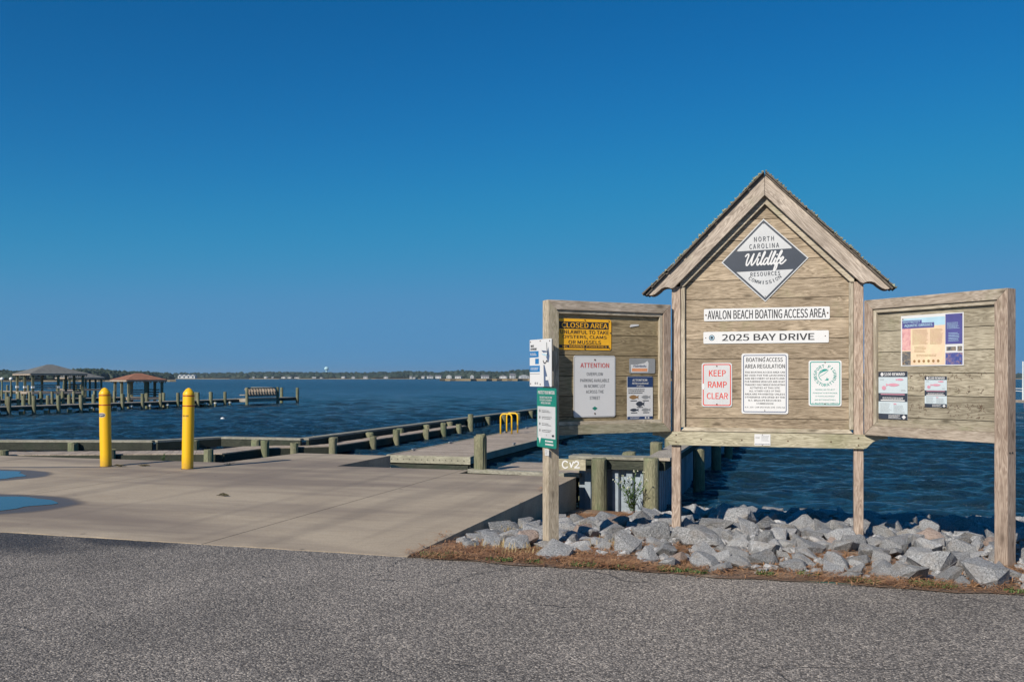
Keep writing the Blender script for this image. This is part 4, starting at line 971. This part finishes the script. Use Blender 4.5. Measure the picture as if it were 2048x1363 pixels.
for o, x, y, r, pink in named:
    col = sum(screen_x(x, y) > p for p in PXP); row = 'front row' if y < 1.35 else 'middle rows' if y < 3.2 else 'back by the water' if y > 4.6 else 'back rows'
    kind = 'pink' if pink else 'large grey' if r > .145 else 'small grey'
    bins.setdefault((kind, row, col), []).append((screen_x(x, y), o))
def nth(n): return ORD[n] if n < 20 else ('twenty-' + ORD[n - 20] if n < 29 else ('thirtieth' if n == 29 else 'thirty-' + ORD[n - 30]))
for (kind, row, col), lst in bins.items():
    lst.sort(key=lambda q: q[0])
    for n, (_, o) in enumerate(lst):
        tag(o, '%s rock, %s %s, %s from left' % (kind, row, ZN[col], nth(n)), 'rock', '%s riprap rocks' % kind)
if fill.v:
    me = bpy.data.meshes.new('rubble'); me.from_pydata(fill.v, [], fill.f); o = link('riprap_rubble', me, M['rock']); struct(o, 'stuff'); tag(o, 'far smaller riprap rubble sloping down to the water', 'rubble')

# ================================================================ GROUND COVER
def blades(name, m, spots, n, ln, wd, flat, seed, label, cat):
    g = np.random.default_rng(seed); V = []; Fc = []
    for cx, cy, rad, cnt in spots:
        for k in range(int(cnt * n)):
            a = g.uniform(0, 6.283); d = rad * math.sqrt(g.random()); x, y = cx + d * math.cos(a), cy + d * math.sin(a) * .6
            z = float(bank_z(np.array(x), np.array(y))) if x > 0 else 0.0
            q = g.uniform(0, 6.283); L = ln * g.uniform(.5, 1.3); w_ = wd * g.uniform(.7, 1.3)
            up = L * g.uniform(.0, .25) if flat else L * g.uniform(.5, 1.0); hz = L if flat else L * g.uniform(.15, .6)
            dx, dy = math.cos(q) * hz, math.sin(q) * hz; nx_, ny_ = -math.sin(q) * w_, math.cos(q) * w_; i = len(V); z0 = z + .012 + (g.random() * .03 if flat else 0)
            V += [(x - nx_, y - ny_, z0), (x + nx_, y + ny_, z0), (x + dx*.55 + nx_*.8, y + dy*.55 + ny_*.8, z0 + up*.7), (x + dx*.55 - nx_*.8, y + dy*.55 - ny_*.8, z0 + up*.7), (x + dx, y + dy, z0 + up*(.55 if not flat else .5))]
            Fc += [(i, i+1, i+2, i+3), (i+3, i+2, i+4)]
    me = bpy.data.meshes.new(name); me.from_pydata(V, [], Fc); o = link(name, me, m); struct(o, 'stuff'); tag(o, label, cat); return o
sp_ = [(rr.uniform(.15, 6.5), rr.uniform(.05, 1.3), .32, 1) for k in range(110)] + [(rr.uniform(.1, 1.9), rr.uniform(.1, 2.8), .3, 1) for k in range(60)] + [(rr.uniform(.1, 1.0), rr.uniform(3, 6.3), .3, 1) for k in range(30)]
blades('pine_straw', M['straw'], sp_, 150, .09, .0034, True, 1, 'reddish brown pine straw littered between the rocks and the asphalt', 'pine straw')
blades('dry_grass', M['drygrass'], [(.55, .72, .28, 1), (.9, .45, .25, 1), (1.55, 1.1, .25, .7), (.35, 2.2, .2, 1), (.75, 3.1, .2, .8), (1.9, 6.0, .25, .8), (2.6, 6.6, .3, .7), (.3, 3.4, .2, .8)], 90, .12, .0022, False, 2, 'pale dry grass stalks between the rocks', 'dry grass')
gs = [(.22, .14, .16, 1.3), (.36, .22, .1, .6), (.80, .10, .12, .6), (1.12, .09, .08, .3), (1.55, .10, .13, .8), (1.86, .10, .11, .6), (2.28, .12, .15, 1.0), (2.48, .07, .08, .4), (3.0, .20, .08, .4), (3.32, .30, .10, .6), (3.72, .13, .13, .8), (4.18, .16, .15, 1.6), (4.28, .10, .08, .5), (4.80, .10, .13, .6), (.8, 2.4, .2, .5), (1.6, 5.6, .3, .9), (.5, 1.3, .14, .4), (5.4, 5.9, .25, 1.0), (5.9, 5.7, .2, .8)]
blades('grass', M['grass'], gs, 220, .038, .0044, False, 3, 'low green weeds along the edge of the asphalt and among the rocks', 'grass')
def weed(label, x, y, z, h, n, spread, flowers, seed):
    t = thing('weed_plant', label, 'plant', (x, y, z)); g = random.Random(seed); st = MB(); lf = MB(); fl = MB()
    for k in range(n):
        a = g.uniform(0, 6.283); H = h * g.uniform(.55, 1.0); e = spread * g.uniform(.2, 1)
        pts = [(0.02*math.cos(a), .02*math.sin(a), 0), (e*.4*math.cos(a), e*.4*math.sin(a), H*.5), (e*math.cos(a), e*math.sin(a), H)]; st.tube(pts, .003, 4)
        for j in range(14):
            f = g.uniform(.05, .8); px_, py_, pz = (pts[2][i]*f for i in range(3)); q = g.uniform(0, 6.283); L = g.uniform(.03, .08) * h / .5
            ex, ey, ez = px_ + L*math.cos(q), py_ + L*math.sin(q), pz + L*g.uniform(.1, .9); nx_, ny_ = -math.sin(q)*L*.16, math.cos(q)*L*.16
            lf.add([(px_, py_, pz), ((px_+ex)/2+nx_, (py_+ey)/2+ny_, (pz+ez)/2+.005), (ex, ey, ez), ((px_+ex)/2-nx_, (py_+ey)/2-ny_, (pz+ez)/2+.005)], [(0,1,2,3)])
        if flowers:
            for j in range(2):
                c = (pts[2][0]+g.uniform(-.03,.03), pts[2][1]+g.uniform(-.03,.03), H + g.uniform(-.04,.02)); r = .012
                fl.add([(c[0]-r,c[1],c[2]),(c[0],c[1]-r,c[2]),(c[0]+r,c[1],c[2]),(c[0],c[1]+r,c[2]),(c[0],c[1],c[2]+r),(c[0],c[1],c[2]-r)],[(0,1,4),(1,2,4),(2,3,4),(3,0,4),(1,0,5),(2,1,5),(3,2,5),(0,3,5)])
    part('stems', st, M['grass'], t); part('leaves', lf, M['grass'], t)
    if flowers: part('flowers', fl, M['flower'], t)
weed('tall flowering weed growing against the sheet pile bulkhead', .92, 6.30, -.44, .62, 16, .28, True, 1)
weed('small green weed beside the timber catwalk near the bollards', -8.1, 7.25, -.02, .16, 9, .10, False, 2)
weed('low yellowing weed at the crest of the concrete', -6.35, 6.75, 0, .05, 8, .12, False, 3)
weed('green weed at the water edge behind the right wing', 5.3, 5.2, -.30, .12, 9, .12, False, 4)

# ================================================================ FAR PIERS AND SHELTERS
def on_line(P, Q, px):
    c = (px - 1024) / FPX; best = None
    f = lambda t: (Vector((*lerp(P, Q, t), 0)) - Vector((CAM.x, CAM.y, 0)))
    g = lambda t: f(t).dot(RT) - c * f(t).dot(FW)
    a, b = -1.0, 1.5
    for k in range(60):
        m_ = (a + b) / 2
        if (g(a) > 0) == (g(m_) > 0): a = m_
        else: b = m_
    return a
P0, P1 = (-39.05, 34.0), (-36.7, 61.7)
pier = thing('private_pier', 'long narrow wooden pier with pilings crossing the water at the left', 'pier', (0, 0, 0))
dv = Vector((P1[0]-P0[0], P1[1]-P0[1])).normalized(); nv = Vector((dv.y, -dv.x))       # nv points to the camera side
A_ = lerp(P0, P1, -.55); B_ = lerp(P0, P1, 1.0)
mb = MB(); mb.bar((A_[0]-nv.x*.8, A_[1]-nv.y*.8, -.12), (B_[0]-nv.x*.8, B_[1]-nv.y*.8, -.12), 1.5, .05); part('deck', mb, M['deckY'], pier)
for s in (-.1, -1.5):
    mb = MB(); mb.bar((A_[0]+nv.x*s, A_[1]+nv.y*s, -.245), (B_[0]+nv.x*s, B_[1]+nv.y*s, -.245), .06, .2); part('stringer', mb, M['darkwood'], pier)
TALL = [-40, 17.7, 68, 117, 162, 205, 245, 285, 321, 356, 396, 422, 450]; SHORT = [-8, 38.6, 88, 136, 178, 226, 258.5, 295.5, 331, 364, 408, 427, 456]
for px_ in TALL:
    c = lerp(P0, P1, on_line(P0, P1, px_)); piling(pier, c[0], c[1], .50, .12)
for px_ in SHORT:
    c = lerp(P0, P1, on_line(P0, P1, px_)); piling(pier, c[0] - nv.x*1.65, c[1] - nv.y*1.65, .48, .11)
    o = piling(pier, c[0] + nv.x*.15, c[1] + nv.y*.15, -.34, .12, 'fender_piling'); mb = MB(); mb.lathe([(.14, -.36), (.14, -.29), (.03, -.25)], 12); part('cap', mb, M['white_paint'], o)
e1 = lerp(P0, P1, 1.0); piling(pier, e1[0], e1[1], .72, .13); piling(pier, e1[0]-nv.x*1.6, e1[1]-nv.y*1.6, .72, .13)
# slatted bench and its platform near the pier's end
t0, t1 = on_line(P0, P1, 479), on_line(P0, P1, 541); c0, c1 = lerp(P0, P1, t0), lerp(P0, P1, t1)
bn = thing('pier_bench', 'slatted wooden corner bench on a platform near the end of the long pier', 'bench', (0, 0, 0))
mb = MB(); mb.bar((c0[0]+nv.x*.25, c0[1]+nv.y*.25, -.18), (c1[0]+nv.x*.25, c1[1]+nv.y*.25, -.18), .9, .26); part('platform', mb, M['deckY'], bn)
mb = MB(); mb.bar((c0[0]+nv.x*.25, c0[1]+nv.y*.25, .22), (c1[0]+nv.x*.25, c1[1]+nv.y*.25, .22), .5, .06); part('seat', mb, M['deckY'], bn)
for z in (.12, .74):
    mb = MB(); mb.bar((c0[0]+nv.x*.62, c0[1]+nv.y*.62, z), (c1[0]+nv.x*.62, c1[1]+nv.y*.62, z), .07, .08); part('rail', mb, M['capwood'], bn)
for k in range(11):
    c = lerp(c0, c1, (k + .5) / 11); mb = MB(); d2 = dv * .30
    mb.bar((c[0]+nv.x*.55-d2.x*.4, c[1]+nv.y*.55-d2.y*.4, .72), (c[0]+nv.x*.58+d2.x*.4, c[1]+nv.y*.58+d2.y*.4, .10), .26, .04); part('slat', mb, M['deckX'], bn)
c2 = lerp(P0, P1, on_line(P0, P1, 566))
for k in range(7):
    c = lerp(c1, (c1[0]-nv.x*2.1, c1[1]-nv.y*2.1), (k + .5) / 7); mb = MB(); mb.bar((c[0]+.25*dv.x, c[1]+.25*dv.y, .70), (c[0]+.1*dv.x, c[1]+.1*dv.y, .12), .16, .04); part('slat', mb, M['darkwood'], bn)  # bench end in shadow: shade put into the slats by the dark timber
mb = MB(); mb.bar((c1[0]+.25*dv.x, c1[1]+.25*dv.y, .74), (c1[0]-nv.x*2.1+.25*dv.x, c1[1]-nv.y*2.1+.25*dv.y, .74), .07, .08); part('rail', mb, M['capwood'], bn)
for c in (c0, c1): piling(bn, c[0]+nv.x*.7, c[1]+nv.y*.7, .80, .12)

def shelter(label, px, Y, side, eave, apex, deck, roofm, rot, extra):
    c = far(px, Y); t = thing('pier_shelter', label, 'shelter', (c.x, c.y, 0), YAW + rot, 'hip roofed shelters on the far piers'); h = side / 2; ov = h + .35
    mb = MB(); mb.add([(-ov,-ov,eave),(ov,-ov,eave),(ov,ov,eave),(-ov,ov,eave),(-.25,0,apex),(.25,0,apex)], [(0,1,5,4),(1,2,5),(2,3,4,5),(3,0,4),(3,2,1,0)]); part('roof', mb, roofm, t)
    for a0, a1 in (((-ov+.06,-ov+.06),(ov-.06,-ov+.06)), ((-ov+.06,-ov+.06),(-ov+.06,ov-.06)), ((ov-.06,-ov+.06),(ov-.06,ov-.06)), ((-ov+.06,ov-.06),(ov-.06,ov-.06))):
        mb = MB(); mb.bar((*a0, eave-.075), (*a1, eave-.075), .06, .14); part('fascia', mb, M['deckX'], t)
        n = int(side / .42)
        for k in range(n):
            q_ = lerp(a0, a1, (k + .5) / n); mb = MB(); mb.box(q_[0]-.03, q_[0]+.03, q_[1]-.03, q_[1]+.03, eave-.26, eave-.145); part('rafter_tail', mb, M['darkwood'], t)
    for x in (-h, 0, h):
        for y in (-h, 0, h):
            if x == 0 and y == 0: continue
            mb = MB(); mb.box(x-.09, x+.09, y-.09, y+.09, -1.6, eave-.145); po = part('post', mb, M['pile'], t)
            if extra == 'bands' and (x, y) in ((-h, -h), (-h, 0), (0, -h), (-h, h)): mb = MB(); mb.box(x-.12, x+.12, y-.12, y+.12, .62, .80); part('white_band', mb, M['white_paint'], t)
    mb = MB(); mb.box(-h-.1, h+.1, -h-.1, h+.1, deck-.2, deck); part('deck', mb, M['deckX'], t)
    for k in range(3):
        mb = MB(); mb.bar((-h+.1, -h+.12, deck+.28+k*.16), (-.1, -h+.12, deck+.28+k*.16), .05, .09); part('bench_slat', mb, M['deckX'], t)
        mb = MB(); mb.bar((h-.1, -h+.3, deck+.20+k*.2), (h-.1, h-.3, deck+.20+k*.2), .05, .09); part('rail_slat', mb, M['darkwood'], t)
    return t
shelter('large grey hip-roofed boat shelter at the left, its posts banded white', 100, 84, 4.25, zat(747, 84), zat(728.5, 84), .30, M['shingle'], R_(45), 'bands')
shelter('grey hip-roofed shelter half hidden behind the large grey one', 160, 106, 3.5, zat(754.5, 106), zat(743, 106), .28, M['shingle'], R_(45), '')
shelter('shelter with rust red hip roof on the pier at the left', 277, 76, 2.75, zat(759, 76), zat(746, 76), -.05, M['shingle_red'], R_(45), '')
def far_pier(label, pa, pb, z, w_, n):
    t = thing('side_pier', label, 'pier', (0, 0, 0)); mb = MB(); mb.bar((pa.x, pa.y, z-.03), (pb.x, pb.y, z-.03), w_, .06); part('deck', mb, M['deckX'], t)
    d = (pb - pa).normalized(); nn = Vector((d.y, -d.x, 0)) * (w_ / 2)
    for s in (-1, 1): mb = MB(); mb.bar(tuple(pa + nn*s*.95 + Vector((0,0,z-.16))), tuple(pb + nn*s*.95 + Vector((0,0,z-.16))), .06, .2); part('stringer', mb, M['darkwood'], t)
    for k in range(n):
        c = pa.lerp(pb, (k + .5) / n)
        for s in (-1, 1): piling(t, c.x + nn.x*s*1.1, c.y + nn.y*s*1.1, z + (.05 if k % 2 else .55), .11)
far_pier('pier leading to the large grey shelter from the left edge', far(-90, 92), far(72, 85), .30, 1.5, 8)
far_pier('pier between the large grey shelter and the one behind it', far(130, 87), far(152, 103), .29, 1.5, 4)
far_pier('low pier leading to the red-roofed shelter from the left edge', far(-110, 64), far(246, 75), -.05, 1.5, 16)
for px_, lb in ((4, 'pole with round white lamp at the left edge of the far piers'), (22, 'second lamp pole from the left edge, nearer the large grey shelter')):
    c = far(px_, 80); t = thing('pole_light', lb, 'lamp', (c.x, c.y, 0)); mb = MB(); mb.lathe([(.07, -1.2), (.06, 1.3)], 8); part('pole', mb, M['pile'], t)
    mb = MB(); mb.lathe([(.02, 1.28), (.13, 1.36), (.16, 1.45), (.13, 1.55), (.02, 1.60)], 12); part('globe', mb, M['white_paint'], t, smooth=True)
c = far(1024 + (445-1024), 2.15 * FPX / (839 - HOR)); mb = MB(); mb.lathe([(.02, -.09), (.08, -.06), (.11, .0), (.08, .05), (.02, .08)], 14); o = part('mooring_float', mb, M['white_paint'], None, (c.x, c.y, ZW + .05), smooth=True); tag(o, 'small white mooring float on the water behind the breakwater', 'float')
c = far(2075, 58); t = thing('dock_end', 'end of a grey dock just showing at the right edge', 'dock', (c.x, c.y, 0), YAW); mb = MB(); mb.box(-1.25, 3, -.8, .8, -.02, .14); part('deck', mb, M['deckX'], t)
for x in (-1.0, 0.6, 2.2): piling(t, t.location.x + x, t.location.y - .6, .1, .12)
mb = MB(); mb.prism([(-1.3, -.35), (-.4, -.35), (-.75, -.05), (-1.3, -.05)], -.86, -.80); part('brace', mb, M['orange'], t)
c = far(2046, 58); t = thing('white_pole', 'tall thin white pole standing on the dock at the right edge', 'pole', (c.x, c.y, .14)); mb = MB(); mb.lathe([(.05, 0), (.04, 2.45)], 10); part('mast', mb, M['white_paint'], t); mb = MB(); mb.bar((-.9, 0, .62), (0, 0, .55), .03, .03); mb.bar((-.9, 0, .75), (0, 0, .72), .03, .03); part('stay', mb, M['white_paint'], t)

# ================================================================ FAR SHORE
def blob(mb, c, r, h, g):
    n = 7; vs = []; fs = []
    for i, (f, rr_) in enumerate(((0, .8), (.35, 1.0), (.7, .75), (.93, .36))):
        for k in range(n):
            a = 6.2832 * (k + .5 * (i % 2)) / n; q = r * rr_ * g.uniform(.7, 1.25); vs.append((c.x + q*math.cos(a), c.y + q*math.sin(a), c.z + h * (f + g.uniform(-.08, .08))))
    vs.append((c.x, c.y, c.z + h * g.uniform(.95, 1.1)))
    for i in range(3):
        for k in range(n): fs.append((i*n+k, i*n+(k+1) % n, (i+1)*n+(k+1) % n, (i+1)*n+k))
    for k in range(n): fs.append((3*n+k, 3*n+(k+1) % n, 4*n))
    mb.add(vs, fs)
def woods(name, label, stations, rad, step, seed):
    g = random.Random(seed); mb = MB()
    xs_ = [s[0] for s in stations]; px = xs_[0]
    while px < xs_[-1]:
        top = float(np.interp(px, xs_, [s[1] for s in stations])); Y0 = float(np.interp(px, xs_, [s[2] for s in stations]))
        for row in range(3):
            Y = Y0 * (1 + .04 * row) + g.uniform(0, .03) * Y0; zt = zat(top - .8 + g.uniform(-1.0, 2.6) + (2 - row) * 1.8, Y); zt = max(zt, 2.2)
            blob(mb, far(px + g.uniform(-.5, .5) * step, Y, -.4), rad * g.uniform(.6, 1.25), zt + .4, g)
        px += step * g.uniform(.6, 1.2)
    o = link(name, mb.mesh(name), M['woods']); struct(o, 'stuff'); return tag(o, label, 'woods')
woods('near_woods', 'dark wooded shore behind the pier shelters at the left', [(-80, 740, 520), (0, 740, 520), (40, 741, 520), (130, 741, 540), (165, 736, 520), (200, 738, 540), (250, 742, 600), (290, 743, 700), (340, 746, 800)], 4.2, 3.2, 1)
woods('far_woods', 'low line of woods along the far shore', [(280, 748, 1500), (330, 746.5, 1500), (480, 745, 1500), (540, 744, 1500), (700, 745.5, 1500), (830, 742.5, 1450), (880, 744, 1400), (930, 740.5, 1350), (960, 742.5, 1300), (1000, 743.5, 1300), (1050, 739, 1250), (1110, 738, 1250), (1400, 742, 1400), (1700, 746, 1600), (2140, 748, 1700)], 8.5, 2.6, 2)
def strip(name, px0, px1, Y, z, depth, m):
    pts = [far(px0, Y), far(px1, Y), far(px1, Y + depth), far(px0, Y + depth)]; n = 60; mb = MB(); g = random.Random(3)
    f_ = [pts[0].lerp(pts[1], k / n) + FW * g.uniform(-8, 8) * (Y / 1000) for k in range(n + 1)]
    mb.plate([(p.x, p.y) for p in f_] + [(pts[2].x, pts[2].y), (pts[3].x, pts[3].y)], ZW - 1, z); o = link(name, mb.mesh(name), m); struct(o); return o
strip('far_shore', 270, 2200, 1290 if 0 else 1440, .5, 900, M['marsh']); strip('marsh', 880, 1500, 620, .75, 500, M['marsh']); strip('left_shore', -300, 350, 500, .1, 500, M['marsh'])
def house(label, px, w_, top, base, Y, kind, seed):
    g = random.Random(seed); c = far(px, Y); k = Y / FPX; W = max(2.0, w_ * k); z0 = .3; zt = max(z0 + 2.5, zat(top, Y)); ze = z0 + (zt - z0) * .66; D = max(5, W * .7)
    t = thing('shore_house', label, 'house', (c.x, c.y, z0), YAW + g.uniform(-.35, .35), 'houses along the far shore'); H = ze - z0
    mb = MB(); mb.box(-W/2, W/2, -D/2, D/2, 0, H); wl_ = part('wall', mb, M['hwall'], t)
    mb = MB(); e = .5
    if kind == 0: mb.add([(-W/2-e,-D/2-e,H),(W/2+e,-D/2-e,H),(W/2+e,D/2+e,H),(-W/2-e,D/2+e,H),(-W/2-e,0,zt-z0),(W/2+e,0,zt-z0)], [(0,1,5,4),(2,3,4,5),(1,2,5),(3,0,4),(3,2,1,0)])
    else: mb.add([(-W/2-e,-D/2-e,H),(W/2+e,-D/2-e,H),(W/2+e,D/2+e,H),(-W/2-e,D/2+e,H),(0,-D/2-e,zt-z0),(0,D/2+e,zt-z0)], [(0,1,4),(1,2,5,4),(2,3,5),(3,0,4,5),(3,2,1,0)])
    part('roof', mb, M['hroof'] if g.random() < .75 else M['hwall'], t)
    nw = max(2, int(W / 3)); rows = 2 if H > 4.5 else 1
    for r in range(rows):
        for i in range(nw):
            x = -W/2 + W * (i + .5) / nw; z = H * (r + .3) / rows; mb = MB(); mb.box(x - .45, x + .45, -D/2 - .06, -D/2 - .01, z, z + min(1.4, H * .35)); part('window', mb, M['glass'], t)
    return t
HS = [(507, 3, 754, 757, 1470), (532, 5, 752.5, 757, 1470), (545, 3, 755.5, 758, 1450), (568, 8, 752, 757, 1480), (580, 7, 752.5, 757, 1480), (594, 9, 752.5, 757, 1480), (628, 7, 754, 758, 1450), (643, 5, 755, 758, 1450), (687, 6, 752.5, 757.5, 1450), (707, 6, 751.5, 757.5, 1430), (731, 8, 751.5, 757.5, 1430), (772, 8, 751.5, 757, 1430), (822, 5, 751.5, 757, 1400), (829, 5, 753, 757, 1380), (847, 6, 751, 757, 1390), (860, 11, 749.5, 757, 1380), (877, 11, 750, 757, 1340), (898, 10, 749.5, 756, 1290), (917, 12, 750.5, 756, 1280), (944, 7, 749.5, 755, 1280), (970, 14, 749.5, 756, 1240), (1007, 14, 749.5, 756, 1220), (1025, 10, 746.5, 755, 1220), (1048, 18, 749.5, 756, 1200)]
for i, (px_, w_, tp, bs, Y) in enumerate(HS):
    nm = ORD[i] if i < 20 else 'twenty-' + ORD[i - 20]
    house('small white house on the far shore, %s counting from the left' % nm, px_, w_, tp, bs, Y, i % 2, i)
c = far(375, 1420); t = thing('shore_mansion', 'wide white multi-gabled building on the far shore right of the red roof', 'house', (c.x, c.y, .3), YAW); k = 1420 / FPX
mb = MB(); mb.box(-17*k, 17*k, -5, 5, 0, 4.2); part('wall', mb, M['hwall'], t)
for i in range(4):
    x = (-13 + i * 8.6) * k; mb = MB(); mb.prism([(x - 3.6*k, 4.2), (x + 3.6*k, 4.2), (x, 6.2)], -5.6, 4); part('gable_roof', mb, M['hwall'], t); mb = MB(); mb.box(x - 1.4*k, x + 1.4*k, -5.1, -5.01, 1.0, 3.4); part('window', mb, M['glass'], t)
c = far(653, 2600); t = thing('water_tower', 'pale blue ball-shaped water tower above the far trees', 'water tower', (c.x, c.y, 0)); zb = zat(736.8, 2600)
mb = MB(); mb.lathe([(4.2, 0), (2.6, 3), (2.1, 8), (1.9, zb - 8), (2.6, zb - 5.5)], 16); part('stem', mb, M['tower'], t, smooth=True)
mb = MB(); mb.lathe([(2.4, zb - 5.9)] + [(6.4 * math.cos(q), zb + 5.9 * math.sin(q)) for q in np.linspace(-1.15, 1.5, 12)], 20); part('tank', mb, M['tower'], t, smooth=True)
mb = MB(); mb.box(-3.5, 3.5, -3.5, 3.5, 0, 4); part('base_building', mb, M['hwall'], t)

# twigs and weed washed up on the concrete
for lb, x, y, sd_ in (('dry twig and weed scrap lying mid-way across the concrete', -3.92, 3.05, 1), ('dark clump of washed-up weed between the two bollards', -7.62, 6.15, 2), ('dark weed scrap at the foot of the left bollard', -8.02, 5.98, 3)):
    g = random.Random(sd_); mb = MB()
    for k in range(16):
        a = g.uniform(-.5, .5); L = g.uniform(.02, .07); cx, cy = g.gauss(0, .035), g.gauss(0, .015); z = g.uniform(.006, .02)
        mb.tube([(cx - L*math.cos(a), cy - L*math.sin(a), z), (cx, cy, z + g.uniform(0, .025)), (cx + L*math.cos(a), cy + L*math.sin(a), z)], .004, 4)
    o = part('weed_scrap', mb, M['scrap'], None, (x, y, 0)); tag(o, lb, 'debris')

# air over the sound: an even, thin haze
hz = MB(); hz.box(-3600, 3600, -75, 5400, -3.0, 48); ho = link('haze', hz.mesh('haze'), None); struct(ho, 'stuff'); tag(ho, 'thin even haze over the water', 'haze')
hm = bpy.data.materials.new('haze_air'); hm.use_nodes = True; hn = hm.node_tree.nodes; hn.remove(hn['Principled BSDF'])
pv = hn.new('ShaderNodeVolumePrincipled'); pv.inputs['Color'].default_value = (.62, .78, .95, 1); pv.inputs['Density'].default_value = .00012; pv.inputs['Anisotropy'].default_value = .2
hm.node_tree.links.new(pv.outputs[0], hn['Material Output'].inputs['Volume']); ho.data.materials.append(hm)

for o in bpy.data.objects:
    if '_y' in o.keys(): del o['_y']
